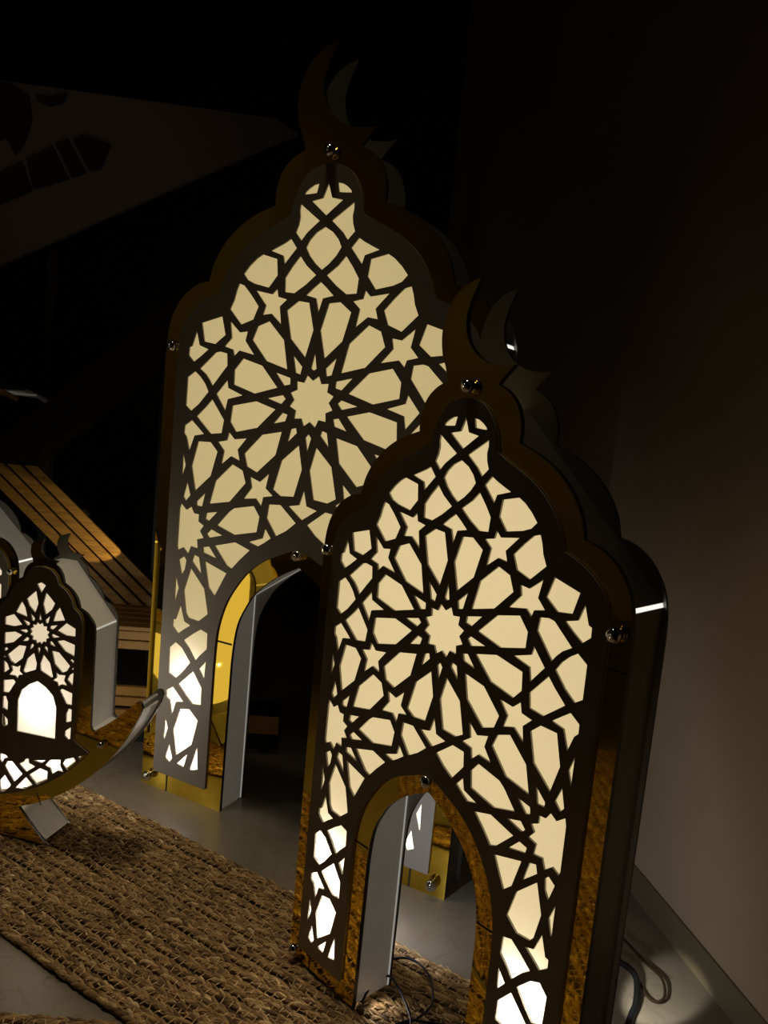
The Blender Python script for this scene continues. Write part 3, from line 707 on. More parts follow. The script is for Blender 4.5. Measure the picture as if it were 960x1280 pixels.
PANEL_OUT = pl + [(0.335, -0.838)] + pa + mirror(pa)[1:] + [(-0.335, -0.838)] + mirror(pl)[:-1]


def niche_lantern(name, label, loc, yaw, s, depth, diff, led, M_OUT, back):
    root = thing(name, label, 'lantern', loc, yaw)
    T = lambda lp: [(x * s, (y + V0) * s) for x, y in lp]
    gold = T(GOLD_OUT)
    pan = T(PANEL_OUT)
    holes = [[(x * s, y * s) for x, y in h] for h in LATTICE]
    g0, g1 = 0.0065, 0.0175
    plate('gold_plate', [gold, T(offset(PANEL_OUT, 0.010))], g0, g1, M_GOLD, root, M_EDGE)
    pn = plate('lattice_panel', [pan] + holes, 0.0, 0.0045, M_PANEL, root)
    pn['label'] = 'grey star lattice panel'
    df = plate('light_diffuser', [T(offset(PANEL_OUT, 0.0135))], 0.0065, 0.0095, diff, root)
    df['label'] = 'glowing opal sheet behind the lattice'
    plate('back_plate', [gold], depth, depth + 0.006, M_BACK, root, M_EDGE)
    if back:
        bd = plate('back_diffuser', [T(offset(PANEL_OUT, -0.010))], depth + 0.0065, depth + 0.0085, M_BACKDIM, root)
        bd['label'] = 'glowing opal sheet on the back'
    # straight box walls between the two scalloped plates
    y0, y1 = g1, depth
    q = lambda p: (p[0] * s, (p[1] + V0) * s)
    W = 0.362
    gp = 0.0045
    vz = 0.1262
    neck = (0.046, 0.422)
    dx, dz = neck[0] - W, neck[1] - vz
    L = math.hypot(dx, dz)
    sl0 = (W + dx / L * gp, vz + dz / L * gp)
    for sg in (1, -1):
        f = (lambda p: p) if sg == 1 else (lambda p: (-p[0], p[1]))
        up = [q(f((W, -0.875))), q(f((W, vz - gp)))]
        strip_wall('side_wall', up if sg == 1 else up[::-1], y0, y1, 0.006, M_OUT, root)
        ro = [q(f(sl0)), q(f(neck))]
        strip_wall('shoulder_wall', ro if sg == 1 else ro[::-1], y0, y1, 0.006, M_OUT, root)
        lk = [q(f((W - 0.0015, vz - gp))), q(f((W - 0.0015 + dx / L * gp, vz + dz / L * gp)))]
        o = strip_wall('light_gap', lk if sg == 1 else lk[::-1], y0, y1, 0.001, M_LEAK, root)
        o['label'] = 'bright light leaking from the joint'
        aw = [q(f((0.1515, -0.875))), q(f((0.1515, -0.418)))]
        strip_wall('arch_wall', aw[::-1] if sg == 1 else aw, y0, y1, 0.006, M_LIT, root)
        ar = [q(f((0.1515, -0.418))), q(f((0.0, -0.312)))]
        strip_wall('arch_wall', ar[::-1] if sg == 1 else ar, y0, y1, 0.006, M_LIT, root)
        for pth in (aw, ar):
            pi = [(p[0] - sg * 0.0012, p[1] - 0.0006) for p in pth]
            o = strip_wall('light_gap', pi[::-1] if sg == 1 else pi, y1 - 0.0035, y1, 0.001, M_ARCHSEAM, root)
            o['label'] = 'pale line of light at the back joint of the arch'
        # foot closing
        strip_wall('foot_plate', [q(f((0.16, -0.8745))), q(f((0.355, -0.8745)))], y0, y1, 0.006, M_WHITE, root)
        # led module low in each leg, behind the opal sheet
        lamp('led_module', 'AREA', Vector((sg * 0.262 * s, 0.02 + 0.045 * s, 0.27 * s)) * U, led * (0.28 if s < 1.2 else 0.10), (1.0, 0.90, 0.78), 0.03, (R(-90), 0, 0), parent=root)
        lamp('led_module', 'AREA', Vector((sg * 0.262 * s, 0.012 + 0.045 * s, 0.105 * s)) * U, led, (1.0, 0.93, 0.88), 0.03, (R(-90), 0, 0), parent=root)
        # light escaping through the cable slot in the back of each leg
        if back:
            lamp('led_module', 'SPOT', Vector((sg * 0.262 * s, depth + 0.012, 0.16 * s)) * U, back * (1.0 if sg < 0 else 0.2), (0.93, 0.94, 1.0), 0.0015, (R(80), 0, 0), R(130), 0.6, parent=root)
    if s == 1.0:              # light under the inner edge of the left leg, falling on the rug
        lamp('led_module', 'SPOT', Vector((-0.143 * s, 0.055, 0.03 * s)) * U, 0.06, (1.0, 0.9, 0.75), 0.004, (0, R(-62), 0), R(120), 0.8, parent=root)
    strip_wall('top_wall', [q((-0.046, 0.422)), q((0.046, 0.422))][::-1], y0, y1, 0.006, M_WHITE, root)
    # fine joints of the mirror plate
    for x0, z0, x1, z1 in ((-0.30, -0.877, -0.30 + 0.004, -0.838), (0.30 - 0.004, -0.877, 0.30, -0.838), (-0.1885, -0.512, -0.1475, -0.508),
                           (0.1475, -0.512, 0.1885, -0.508), (0.336, 0.028, 0.3700, 0.031)):
        a, b = q((x0, z0)), q((x1, z1))
        box('plate_joint', ((a[0] + b[0]) / 2, g0 - 0.0002, (a[1] + b[1]) / 2), (abs(b[0] - a[0]), 0.0005, abs(b[1] - a[1])), M_JOINT, root)
    for x, z in ((0.0, 0.452), (0.346, 0.087), (-0.346, 0.087), (0.0, -0.2965), (0.346, -0.852), (-0.346, -0.852)):
        cap_nut(x * s, (z + V0) * s, max(s, 0.8) if s < 1.2 else 1.3, root)
    return root


YA, YB, YC = R(45.53221676), R(26.8786449), R(13)
A_LOC = (0.13120541, 1.44334322, 0.0200)
B_LOC = (-0.2317, 2.2381, 0.0)
niche_lantern('niche_lantern', 'nearest niche-shaped lantern, standing on the braided rug beside the plain wall', A_LOC, YA, 1.0, 0.117,
              M_DIFF_A, LED_A, M_SIDE, BACK_A)
niche_lantern('niche_lantern', 'tallest niche-shaped lantern, behind the one on the rug, standing on the bare floor', B_LOC, YB, 1.478,
              0.118, M_DIFF_B, LED_B, M_SIDE, 0)
sD = 0.733
niche_lantern('niche_lantern', 'niche lantern behind the crescent lantern, cut by the left edge, mostly its white shoulder showing',
              (-1.105 - 0.27 * math.cos(YC) + 0.02, 2.33 + 0.27 * math.sin(YC), 0.0), YC, sD, 0.117, M_DIFF_C, LED_C * 0.6, M_LIT, BACK_C)

# ------------------------------------------------------------------ crescent lantern with a small niche on it
def arc(c, r, a0, a1, n):
    return [(c[0] + r * math.cos(a0 + (a1 - a0) * k / n), c[1] + r * math.sin(a0 + (a1 - a0) * k / n)) for k in range(n + 1)]


def ang_of(c, p):
    return math.atan2(p[1] - c[1], p[0] - c[0])


def crescent_lantern():
    foot = Vector((-0.84852158, 2.04281465, 0.02))
    X = Vector((math.cos(YC), -math.sin(YC), 0))
    root = thing('crescent_lantern', 'small crescent-boat lantern with a niche on top, standing on the rug at the left edge', 'lantern',
                 foot - X * 0.037, YC)
    D = 0.117
    dz = -0.02
    lob = [(0.0324, 0.8072), (0.0455, 0.799), (0.0565, 0.7835), (0.0625, 0.762), (0.0875, 0.7463), (0.1041, 0.7259), (0.1125, 0.7015),
           (0.1335, 0.6914), (0.1505, 0.6735), (0.1590, 0.6549), (0.1605, 0.62), (0.1605, 0.385)]
    lob = smooth_poly(lob, {(0.0324, 0.8072), (0.0625, 0.762), (0.1125, 0.7015), (0.1605, 0.62), (0.1605, 0.385)})
    lob = [(x, z + dz) for x, z in lob]
    ci, ri = (-0.159, 0.8816 + dz), 0.6065
    co, ro = (-0.2444, 0.6778 + dz), 0.5977
    tip = [(0.2893, 0.4733 + dz), (0.298, 0.478 + dz), (0.3067, 0.4745 + dz), (0.310, 0.4635 + dz), (0.307, 0.452 + dz)]
    inn = arc(ci, ri, ang_of(ci, (0.1708, 0.3725 + dz)), ang_of(ci, (0.283, 0.466 + dz)), 10)
    out = arc(co, ro, ang_of(co, (0.303, 0.440 + dz)), ang_of(co, (-0.0514, 0.11 + dz)), 24)
    out_l = arc(co, ro, ang_of(co, (-0.4374, 0.11 + dz)), ang_of(co, (-0.7918, 0.440 + dz)) - 2 * math.pi, 24)
    if ang_of(co, (-0.7918, 0.440 + dz)) > 0:
        out_l = arc(co, ro, ang_of(co, (-0.4374, 0.11 + dz)), ang_of(co, (-0.7918, 0.440 + dz)) - 2 * math.pi, 24)
    else:
        out_l = arc(co, ro, ang_of(co, (-0.4374, 0.11 + dz)), ang_of(co, (-0.7918, 0.440 + dz)), 24)
    tip_l = [(2 * co[0] - x, z) for x, z in tip][::-1]
    inn_l = [(2 * co[0] - x, z) for x, z in inn][::-1]
    low_l = arc(ci, ri, ang_of(ci, (-0.60, 0.46)), ang_of(ci, (-0.175, 0.262)), 10)
    cs = 0.36
    cr = lambda pts: [(x * cs + 0.011 * (1 if x > 0 else -1) * 0 + (0.0324 - 0.0595 * cs if x > 0.05 else (-0.0324 + 0.0595 * cs if x < -0.05 else 0)), (z - 0.459) * cs + 0.8072 + dz) for x, z in pts]
    g = (lob + [(0.165, 0.3745 + dz)] + inn + tip + out + [(0.0369, 0.0), (-0.5257, 0.0)] + out_l + tip_l + inn_l
         + [(-0.50, 0.36), (-0.1605, 0.33)] + mirror(lob) + cr(cres_l[::-1])[1:] + cr(cres_r[::-1])[:-1])
    # lattice panel outline: niche part and boat part in one sheet
    cp, rp = (-0.2168, 0.6106 + dz), 0.4828
    plob = [(0.0, 0.800), (0.026, 0.795), (0.043, 0.780), (0.0527, 0.7576), (0.074, 0.745), (0.090, 0.726), (0.0995, 0.7015), (0.1165, 0.688),
            (0.1255, 0.668), (0.1265, 0.64), (0.1265, 0.50), (0.121, 0.41), (0.1115, 0.345), (0.1275, 0.3318), (0.1619, 0.3125)]
    plob = [(x, z + dz) for x, z in plob]
    parc = arc(cp, rp, ang_of(cp, plob[-1]), ang_of(cp, (2 * cp[0] - plob[-1][0], plob[-1][1])), 40)[1:]
    if ang_of(cp, (2 * cp[0] - plob[-1][0], plob[-1][1])) > 0:
        parc = arc(cp, rp, ang_of(cp, plob[-1]), ang_of(cp, (2 * cp[0] - plob[-1][0], plob[-1][1])) - 2 * math.pi, 40)[1:]
    pan = plob + parc + [(-0.52, 0.30), (-0.3, 0.31), (-0.1275, 0.325)] + mirror([p for p in plob[1:-2]])
    plate('gold_plate', [g, offset(pan, 0.008)], 0.0065, 0.0155, M_GOLD, root, M_EDGE)
    pn = plate('lattice_panel', [pan] + LATTICE_SMALL, 0.0, 0.0045, M_PANEL, root)
    pn['label'] = 'grey star lattice panel with a small arch opening'
    df = plate('light_diffuser', [offset(pan, 0.0105)], 0.0065, 0.0095, M_DIFF_C, root)
    df['label'] = 'glowing opal sheet behind the lattice'
    plate('back_plate', [g], D, D + 0.006, M_BACK, root, M_EDGE)
    bd = plate('back_diffuser', [offset(pan, -0.006)], D + 0.0065, D + 0.0085, M_BACKGLOW, root)
    bd['label'] = 'glowing opal sheet on the back'
    y0, y1 = 0.0155, D
    gp = 0.0025
    vz = 0.648 + dz
    W = 0.1565
    neck = (0.024, 0.800 + dz)
    for sg in (1, -1):
        f = (lambda p: p) if sg == 1 else (lambda p: (-p[0], p[1]))
        zb = 0.372 + dz if sg == 1 else 0.33
        w = [f((W, zb)), f((W, vz - gp))]
        strip_wall('side_wall', w if sg == 1 else w[::-1], y0, y1, 0.005, M_LIT, root)
        w = [f((W - gp, vz + gp)), f(neck)]
        strip_wall('shoulder_wall', w if sg == 1 else w[::-1], y0, y1, 0.005, M_LIT, root)
        w = [f((W - 0.001, vz - gp)), f((W - gp - 0.001, vz + gp))]
        strip_wall('light_gap', w if sg == 1 else w[::-1], y0, y1, 0.001, M_SEAM, root)
    strip_wall('top_wall', [neck, (-neck[0], neck[1])], y0, y1, 0.005, M_LIT, root)
    # boat walls follow the plate outline, a little inside it
    ci_pts = [(W, 0.372 + dz)] + [(x + 0.002, z - 0.006) for x, z in inn] + [(0.291, 0.463 + dz)]
    strip_wall('boat_top_wall', ci_pts[::-1], y0, y1, 0.005, M_LIT, root)
    ow = [(x * 1.0, z) for x, z in arc(co, ro - 0.007, ang_of(co, (0.300, 0.440 + dz)), ang_of(co, (-0.0514, 0.11 + dz)), 24)]
    strip_wall('boat_outer_wall', ow[::-1], y0, y1, 0.005, M_LIT, root)
    ol = [(2 * co[0] - x, z) for x, z in ow]
    strip_wall('boat_outer_wall', ol, y0, y1, 0.005, M_LIT, root)
    il = [(2 * co[0] - x, z) for x, z in ci_pts[2:]]
    strip_wall('boat_top_wall', il, y0, y1, 0.005, M_LIT, root)
    strip_wall('foot_wall', [(0.030, 0.004), (-0.056, 0.10 + dz)][::-1], y0, y1, 0.005, M_WHITE, root)
    strip_wall('foot_wall', [(-0.519, 0.004), (-0.433, 0.10 + dz)], y0, y1, 0.005, M_LIT, root)
    strip_wall('foot_wall', [(-0.517, 0.0035), (0.028, 0.0035)], y0, y1, 0.004, M_BACK, root)
    for x, z, r in ((0.1993, 0.343 + dz, 0.8), (2 * co[0] - 0.1993, 0.343 + dz, 0.8)):
        cap_nut(x, z, r, root)
    box('plate_joint', (0.013, 0.0063, 0.148 + dz), (0.0025, 0.0005, 0.036), M_JOINT, root, rot=Matrix.Rotation(R(-24), 3, 'Y'))
    for x, z, e in ((0.0, 0.40, 0.55), (0.06, 0.235, 0.45), (-0.1, 0.175, 0.7), (-0.35, 0.2, 0.5)):
        lamp('led_module', 'AREA', Vector((x, 0.06, z)) * U, LED_C * e, (1.0, 0.93, 0.88), 0.03, (R(-90), 0, 0), parent=root)
    for x, z, e in ((0.0, 0.30, 1.0), (-0.30, 0.18, 0.6)):
        lamp('led_module', 'SPOT', Vector((x, D + 0.012, z)) * U, BACK_C * e, (1.0, 0.94, 0.86), 0.0015, (R(75), 0, 0), R(140), 0.6, parent=root)
    return root


crescent_lantern()


# ------------------------------------------------------------------ large moon lantern at the left edge, only its upper horn shows
def moon_lantern():
    root = thing('moon_lantern', 'dark gold-faced moon horn reaching in from the left edge, in front of the dark slats', 'lantern',
                 (MOON_X, 2.72, 0.0), YC)
    X = math.cos(YC)
    tipx, tipz = 0.445, 1.215
    c, r = (-0.05, 0.655), 0.655
    outer = []
    # outer arc from the upper horn round the left side to the foot
    a0 = R(62)
    outer = [(tipx - 0.012, tipz + 0.008), (0.36, 1.248), (0.26, 1.268)] + arc(c, r, a0, R(255), 40)
    inner = arc((0.07, 0.70), 0.545, R(262), R(76), 40) + [(0.32, 1.222), (0.40, 1.220), (tipx - 0.012, tipz - 0.010)]
    outline = outer + [(0.10, 0.0)] + inner + [(tipx, tipz)]
    plate('gold_plate', [outline], 0.0, 0.006, M_GOLD, root)
    plate('back_plate', [outline], 0.145, 0.151, M_BACK, root)
    strip_wall('inner_wall', [(x, z + 0.006) for x, z in inner[8:-1]], 0.006, 0.145, 0.005, M_LIT, root)
    strip_wall('outer_wall', [(x * 0.99, z - 0.008) for x, z in outer[1:]], 0.006, 0.145, 0.005, M_WHITE, root)
    box('foot_block', (0.0, 0.06, 0.03), (0.42, 0.105, 0.06), M_BACK, root, bev=0.004)
    return root


moon_lantern()

# ------------------------------------------------------------------ braided rugs
def rug_material():
    m, nt, b = mat('seagrass')
    at_ = nt.nodes.new('ShaderNodeAttribute')
    at_.attribute_name = 'tint'
    r = nt.nodes.new('ShaderNodeValToRGB')
    cr = r.color_ramp
    cr.elements[0].position = 0.0
    cr.elements[0].color = (0.13, 0.075, 0.035, 1)
    cr.elements[1].position = 1.0
    cr.elements[1].color = (0.90, 0.70, 0.42, 1)
    e = cr.elements.new(0.45)
    e.color = (0.44, 0.285, 0.135, 1)
    e = cr.elements.new(0.75)
    e.color = (0.58, 0.40, 0.20, 1)
    nt.links.new(at_.outputs['Fac'], r.inputs[0])
    tc = nt.nodes.new('ShaderNodeTexCoord')
    mp = nt.nodes.new('ShaderNodeMapping')
    mp.inputs['Scale'].default_value = (60, 420, 300)
    nt.links.new(tc.outputs['Object'], mp.inputs[0])
    n = nt.nodes.new('ShaderNodeTexNoise')
    n.inputs['Scale'].default_value = 1.0
    n.inputs['Detail'].default_value = 3
    nt.links.new(mp.outputs[0], n.inputs[0])
    mx = nt.nodes.new('ShaderNodeMix')
    mx.data_type = 'RGBA'
    mx.blend_type = 'MULTIPLY'
    mx.inputs[0].default_value = 0.75
    r2 = nt.nodes.new('ShaderNodeValToRGB')
    r2.color_ramp.elements[0].position = 0.35
    r2.color_ramp.elements[0].color = (0.35, 0.33, 0.3, 1)
    r2.color_ramp.elements[1].position = 0.62
    r2.color_ramp.elements[1].color = (1.15, 1.12, 1.08, 1)
    nt.links.new(n.outputs[0], r2.inputs[0])
    nt.links.new(r.outputs[0], mx.inputs[6])
    nt.links.new(r2.outputs[0], mx.inputs[7])
    nt.links.new(mx.outputs[2], b.inputs['Base Color'])
    b.inputs['Roughness'].default_value = 0.62
    b.inputs['Specular IOR Level'].default_value = 0.35
    bp = nt.nodes.new('ShaderNodeBump')
    bp.inputs['Strength'].default_value = 0.6
    bp.inputs['Distance'].default_value = 0.0012
    nt.links.new(n.outputs[0], bp.inputs['Height'])
    nt.links.new(bp.outputs[0], b.inputs['Normal'])
    return m


M_RUG = rug_material()


def rug(name, label, origin, du, length, width, rows, rad, spacing=0.0195, group=None, end=None):
    """flat braids laid side by side along local +X; each braid is plaited of leaf-shaped strands with pale stitches"""
    rw = width / rows
    V, F, Tn = [], [], []
    nseg, nring = 7, 5

    def blob(c, L, w, h, yawa, tint):
        base = sum(len(a) for a in V)
        vs = []
        ca, sa = math.cos(yawa), math.sin(yawa)
        tilt = rng.normal(0, 0.09)
        for i in range(nring + 1):
            t = -1 + 2 * i / nring
            k = math.sqrt(max(0.0, 1 - abs(t) ** 2.2)) * 0.97 + 0.03
            for j in range(nseg):
                a = 2 * math.pi * j / nseg
                x = t * L / 2
                y = math.cos(a) * w / 2 * k
                z = math.sin(a) * h / 2 * k + t * tilt * L * 0.5
                vs.append((c[0] + x * ca - y * sa, c[1] + x * sa + y * ca, c[2] + z))
        V.append(np.array(vs))
        fs = []
        for i in range(nring):
            for j in range(nseg):
                j2 = (j + 1) % nseg
                fs.append((base + i * nseg + j, base + i * nseg + j2, base + (i + 1) * nseg + j2, base + (i + 1) * nseg + j))
        F.extend(fs)
        Tn.append(np.full(len(vs), tint))
    for r in range(rows):
        y = -(r + 0.5) * rw
        # rounded corners of the oval rug
        e = min(r + 0.5, rows - r - 0.5) * rw
        inset = rad - math.sqrt(max(0, rad * rad - max(0, rad - e) ** 2)) if e < rad else 0
        x = inset + rng.uniform(0, 0.01)
        xmax = (end(y) if end else length) - inset
        side = 1
        phase = rng.uniform(0, 6)
        wv = 0.0
        while x < xmax:
            wv = 0.12 * rw * math.sin(x * 9 + phase)
            tint = float(np.clip(rng.normal(0.46, 0.24), 0, 1))
            L = spacing * rng.uniform(1.8, 2.5)
            blob((x, y + wv + side * rw * 0.17, 0.0095 + rng.normal(0, 0.0012)), L, rw * rng.uniform(0.36, 0.50), 0.0145 * rng.uniform(0.8, 1.2),
                 -side * rng.uniform(0.16, 0.40), tint)
            if rng.random() < 0.35:   # a thinner loose strand on top
                blob((x + rng.uniform(-.01, .01), y + wv + rng.uniform(-.3, .3) * rw, 0.0148), L * 0.95, rw * 0.13, 0.0030,
                     -side * rng.uniform(0.1, 0.6), float(np.clip(rng.normal(0.62, 0.2), 0, 1)))
            x += spacing * 0.5 * rng.uniform(0.85, 1.15)
            side = -side
        # stitches joining the braids
        x = inset + 0.01
        while r < rows - 1 and x < xmax:
            yy = y - rw / 2 + wv * 0.5
            blob((x, yy, 0.0160), rw * rng.uniform(0.7, 1.0), 0.0024, 0.0026, math.pi / 2 + rng.normal(0, 0.25), float(rng.uniform(0.8, 1.0)))
            if rng.random() < 0.5:
                blob((x + 0.006, yy + 0.001, 0.0163), rw * 0.7, 0.0017, 0.002, rng.normal(0.3, 0.5), float(rng.uniform(0.75, 1.0)))
            x += spacing * rng.uniform(0.95, 1.2)
    root = thing(name, label, 'rug', (origin[0], origin[1], 0.0), 0, group)
    root.rotation_euler = (0, 0, math.atan2(du[1], du[0]))
    vv = np.concatenate(V)
    me = bpy.data.meshes.new('braids')
    me.from_pydata((vv * U).tolist(), [], F)
    me.update()
    a = me.attributes.new('tint', 'FLOAT', 'POINT')
    a.data.foreach_set('value', np.concatenate(Tn).astype(np.float32))
    me.polygons.foreach_set('use_smooth', [True] * len(me.polygons))
    o = link('braids', me, M_RUG, root)
    o['kind'] = 'stuff'
    # woven backing under the braids
    pts = []
    for (cx, cy, a0) in ((rad, -rad, 90), (rad, -width + rad, 180), (length - rad, -width + rad, 270), (length - rad, -rad, 0)):
        for k in range(9):
            an = R(a0 + 90 * k / 8)
            pts.append((cx + (rad - 0.004) * math.cos(an), cy + (rad - 0.004) * math.sin(an)))
    if end:
        pts = [(0.02, -0.004), (0.02, -width + 0.01), (end(-width + 0.01), -width + 0.01)] + [(end(-0.01 * k) - 0.01, -0.01 * k) for k in range(int(width * 100) - 2, 2, -4)] + [(end(-0.004) - 0.02, -0.004)]
    v = [(x, y, 0.0005) for x, y in pts] + [(x, y, 0.0050) for x, y in pts]
    n = len(pts)
    f = [tuple(range(n))[::-1], tuple(range(n, 2 * n))] + [(i, (i + 1) % n, n + (i + 1) % n, n + i) for i in range(n)]
    mesh_np('backing', v, f, M_RUGBACK, root)
    return root


M_RUGBACK = simple('rug_backing', (0.06, 0.038, 0.02), 0.8)
du = Vector((0.853, -0.522))
dv = Vector((-0.522, -0.853))
rug('braided_rug', 'long braided seagrass rug running under the crescent lantern and the nearest niche lantern', (-0.955, 2.452), du, 1.56, 0.562,
    21, 0.09)
rug('braided_rug', 'second braided rug, only its far edge showing at the bottom left corner', (-1.5, 1.465), Vector((1, 0)), 1.062, 1.04, 39, 0.03,
    end=lambda y: min(1.062 + max(0.0, -y - 0.012) / 0.60 - (0.012 if y < -0.03 else 0.0), 1.95))

# ------------------------------------------------------------------ cables
tag(tube('thin_cable', [(x, y, z) for (x, y), z in zip(
    [(0.052, 1.560), (0.062, 1.588), (0.080, 1.617), (0.107, 1.629), (0.125, 1.606), (0.142, 1.568), (0.154, 1.528), (0.159, 1.486), (0.18, 1.40)],
    [0.03, 0.034, 0.04, 0.045, 0.045, 0.04, 0.036, 0.032, 0.026])], 0.0028, M_CABLE_BLUE),
    'thin blue-black cable arching up inside the nearest arch, left of the looped one', 'cable')
tag(tube('thin_cable', [(x, y, 0.030) for x, y in
    [(0.10, 1.70), (0.127, 1.709), (0.153, 1.713), (0.181, 1.697), (0.202, 1.661), (0.208, 1.611), (0.203, 1.574), (0.184, 1.544), (0.156, 1.518),
     (0.133, 1.502), (0.10, 1.46)]], 0.0026, M_CABLE_BLUE),
    'thin blue-black cable lying in a round loop on the rug inside the nearest arch', 'cable')
tag(tube('thin_cable', [(x, y, 0.034) for x, y in [(0.12, 1.50), (0.156, 1.518), (0.192, 1.516), (0.225, 1.514)]], 0.0026, M_CABLE_BLUE),
    'short stretch of thin cable running right along the bottom of the nearest arch', 'cable')
tag(tube('cable_shape', [(x, y, z) for x, y, z in
    [(0.60, 1.86, 0.012), (0.664, 1.775, 0.03), (0.690, 1.742, 0.03), (0.692, 1.71, 0.025), (0.676, 1.658, 0.014), (0.654, 1.62, 0.011), (0.60, 1.52, 0.011)]],
    0.0075, M_CABLE_BLACK), 'black power cable curving out on the floor between the nearest lantern and the wall', 'cable')

# ------------------------------------------------------------------ dark background: slatted chevron, slatted bench, lettered board
M_WOOD = simple('oiled_wood', (0.56, 0.31, 0.075), 0.38, 0, 0.45, noise=0.25, scale=6, bump=0.1, bscale=30, stretch=(3, 30, 30))
M_WOOD_UNLIT = simple('oiled_wood_unlit', (0.045, 0.032, 0.022), 0.25, 0, 0.5)  # wood of the unlit rising slats, their shade put into the colour
M_WOODX = simple('oiled_wood_bench', (0.55, 0.30, 0.075), 0.45, 0, 0.45, noise=0.2, scale=8)
M_BLACK = simple('black_metal', (0.02, 0.02, 0.02), 0.5)


def board_quad(name, p, y0, y1, material, parent):
    v = [(q[0], y0, q[1]) for q in p] + [(q[0], y1, q[1]) for q in p]
    f = [(0, 1, 2, 3), (7, 6, 5, 4), (0, 4, 5, 1), (1, 5, 6, 2), (2, 6, 7, 3), (3, 7, 4, 0)]
    o = mesh_np(name, v, f, material, parent)
    bm = bmesh.new()
    bm.from_mesh(o.data)
    bmesh.ops.recalc_face_normals(bm, faces=bm.faces)
    bm.to_mesh(o.data)
    bm.free()
    return o


def chevron():
    Y = 3.12
    root = thing('slatted_screen', 'chevron of slanting wooden slats standing in the dark behind the crescent lantern', 'screen', (-1.3, Y, 0.0), 0)
    # local coords: x - (-1.3)
    def loc(px, py):
        p = at(px, py, Y)
        return Vector((p.x + 1.3, p.z))
    a0, a1 = loc(49, 583), loc(153, 689)          # upper edge of the falling arm
    b1 = loc(83, 697)
    b0 = loc(0, 620)
    d1 = (a1 - a0).normalized()
    nrm = Vector((d1.y, -d1.x))
    if nrm.y > 0:
        nrm = -nrm
    wt = abs((b1 - a0).dot(nrm))
    up0, up1 = loc(43, 567), loc(200, 442)
    d2 = (up1 - up0).normalized()
    n2 = Vector((-d2.y, d2.x))
    if n2.y < 0:
        n2 = -n2
    # mitre direction: both arms widen to the left
    den = 1 - nrm.dot(n2)
    mit = (nrm + n2)
    mit = Vector((-1, 0)) if mit.length < 1e-3 else mit.normalized()
    if mit.x > 0:
        mit = -mit
    k = wt / max(0.2, abs(mit.dot(nrm)))
    bw = 0.235
    for i in range(4):
        t0, t1 = i * 0.25 + 0.015, i * 0.25 + 0.25 - 0.045
        L = 0.92
        pa, pb = a0 + mit * k * t0, a0 + mit * k * t1
        board_quad('slat', [pa, a0 + nrm * wt * t0 + d1 * L, a0 + nrm * wt * t1 + d1 * L, pb], -0.006, 0.006, M_WOOD, root)
        L = 1.0
        o = board_quad('slat', [pa, pb, a0 + n2 * wt * t1 + d2 * L, a0 + n2 * wt * t0 + d2 * L], -0.006, 0.006, M_WOOD_UNLIT, root)
        o['label'] = 'rising slat with its shade in the near-black colour'
    # battens behind the slats and the post that carries them
    for t in (0.25, 0.72):
        c = a0 + d1 * t + nrm * wt * 0.5
        box('batten', (c.x, 0.026, c.y), (0.03, 0.026, wt * 1.05), M_BLACK, root, rot=Matrix.Rotation(math.atan2(nrm.x, nrm.y), 3, 'Y'))
        c = a0 + d2 * t + n2 * wt * 0.5
        box('batten', (c.x, 0.026, c.y), (0.03, 0.026, wt * 1.05), M_BLACK, root, rot=Matrix.Rotation(math.atan2(n2.x, n2.y), 3, 'Y'))
    e1 = a0 + d1 * 0.72 + nrm * wt * 0.5
    e2 = a0 + d2 * 0.72 + n2 * wt * 0.5
    box('post', (e1.x, 0.055, e2.y / 2), (0.05, 0.03, e2.y), M_BLACK, root)
    for t in (0.02,):
        s = loc(56, 598)
        lathe('screw_head', [(0.004, -0.0155), (0.004, -0.012)], (s.x, 0, s.y), M_CHROME, root, 10)
    return root


chevron()


def bench():
    Y = 2.75
    root = thing('slatted_bench', 'low wooden slatted bench in the dark behind the legs of the tallest lantern', 'bench', (-0.70, Y, 0.0), R(-5))
    p = lambda y: at(165, y, Y).z
    rows = [(787, 797), (799, 809), (856, 867), (869.5, 880), (885, 905)]
    for a, b in rows:
        zt, zb = p(a), p(b)
        xr = 0.39 if a == 885 else 0.02
        box('board', ((xr - 0.40) / 2, 0.0, (zt + zb) / 2), (xr + 0.40, 0.022, zt - zb), M_WOODX, root, bev=0.002)
    for x in (0.34,):
        box('upright', (x, 0.03, 0.07), (0.04, 0.03, 0.14), M_BLACK, root, bev=0.002)
    for x in (-0.36, -0.03):
        box('upright', (x, 0.03, p(787) / 2), (0.04, 0.03, p(787)), M_BLACK, root, bev=0.002)
        box('upright', (x, 0.27, p(787) / 2), (0.04, 0.03, p(787)), M_BLACK, root, bev=0.002)
    for k in range(5):
        box('seat_board', (-0.19, 0.02 + k * 0.062, p(787) + 0.008), (0.42, 0.05, 0.014), M_WOODX, root, bev=0.002)
    box('plinth', (0.0, 0.15, 0.05), (0.78, 0.22, 0.10), M_BLACK, root, bev=0.003)
    return root


bench()


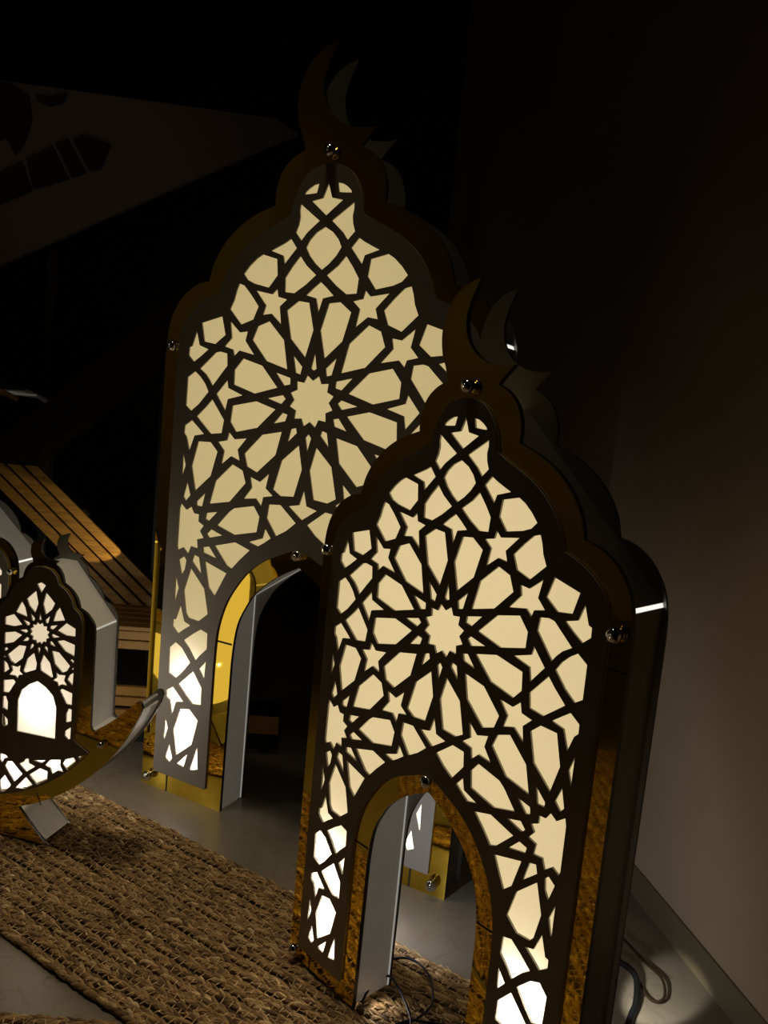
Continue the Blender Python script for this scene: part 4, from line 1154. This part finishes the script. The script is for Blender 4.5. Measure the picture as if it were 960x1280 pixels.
def lettered_board():
    Y = 3.4
    root = thing('lettered_board', 'large dim board with dark lettering slanting across the upper left, behind everything', 'sign',
                 tuple(at(170, 230, Y)), 0)
    o0 = at(170, 230, Y)
    M_SIGN = simple('sign_sheet', (0.30, 0.25, 0.21), 0.7)
    M_LET = simple('dark_letters', (0.012, 0.012, 0.013), 0.6)
    def L(px, py):
        q = at(px, py, Y) - o0
        return (q.x, q.z)
    plate('board', [[L(-60, 92), L(345, 148), L(372, 166), L(-60, 357)]], 0.0, 0.03, M_SIGN, root)
    plate('letter', [[L(92, 176), L(104, 168), L(138, 180), L(126, 212), L(112, 213)]], -0.01, -0.001, M_LET, root)
    plate('letter', [[L(70, 180), L(85, 174), L(108, 216), L(90, 222)]], -0.01, -0.001, M_LET, root)
    plate('letter', [[L(34, 199), L(66, 183), L(86, 224), L(42, 236)]], -0.01, -0.001, M_LET, root)
    plate('letter', [[L(-40, 235), L(28, 202), L(40, 238), L(-30, 268)]], -0.01, -0.001, M_LET, root)
    plate('letter', [[L(-40, 105), L(12, 103), L(36, 118), L(40, 150), L(30, 180), L(20, 194), L(8, 172), L(-30, 190)]], -0.01, -0.001, M_LET, root)
    plate('letter', [[L(46, 118), L(62, 121), L(84, 116), L(80, 128), L(62, 133), L(48, 127)]], -0.01, -0.001, M_LET, root)
    q0 = L(10, 340)
    for x in (-0.35, 0.45):
        box('post', (x, 0.06, (-o0.z) / 2), (0.04, 0.04, o0.z), M_BLACK, root)
    return root


lettered_board()

# added spot, hidden behind the tallest lantern, that brightens the falling slats
q = Vector((-0.885, 2.95, 0.60))
t1, t2 = (at(140, 698, 3.12) - q).normalized(), (at(20, 585, 3.12) - q).normalized()
lamp('slat_fill', 'SPOT', q * U, FILL_SLAT, (1.0, 0.74, 0.36), 0.003, aim(q, q + t1 + t2), t1.angle(t2), 0.12)
tag(tube('cable_shape', [(x, y, z) for x, y, z in  # dark tube laid where only a cable's shadow falls
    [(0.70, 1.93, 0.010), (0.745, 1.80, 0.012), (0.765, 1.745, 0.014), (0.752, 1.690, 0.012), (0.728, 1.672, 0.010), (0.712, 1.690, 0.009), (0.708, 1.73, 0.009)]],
    0.0034, M_CABLE_SHADOW), 'hooked cable shadow, drawn as a brown tube, in the patch of light by the wall', 'cable')
# light slipping out of the cable hole of the nearest lantern onto the floor by the wall
q = Vector((0.545, 1.50, 0.16)) * U
lamp('cable_hole_light', 'SPOT', q, LAMP_LEAK, (1.0, 0.93, 0.75), 0.006, aim(q, Vector((0.735, 1.690, 0.0)) * U), R(30), 0.5)
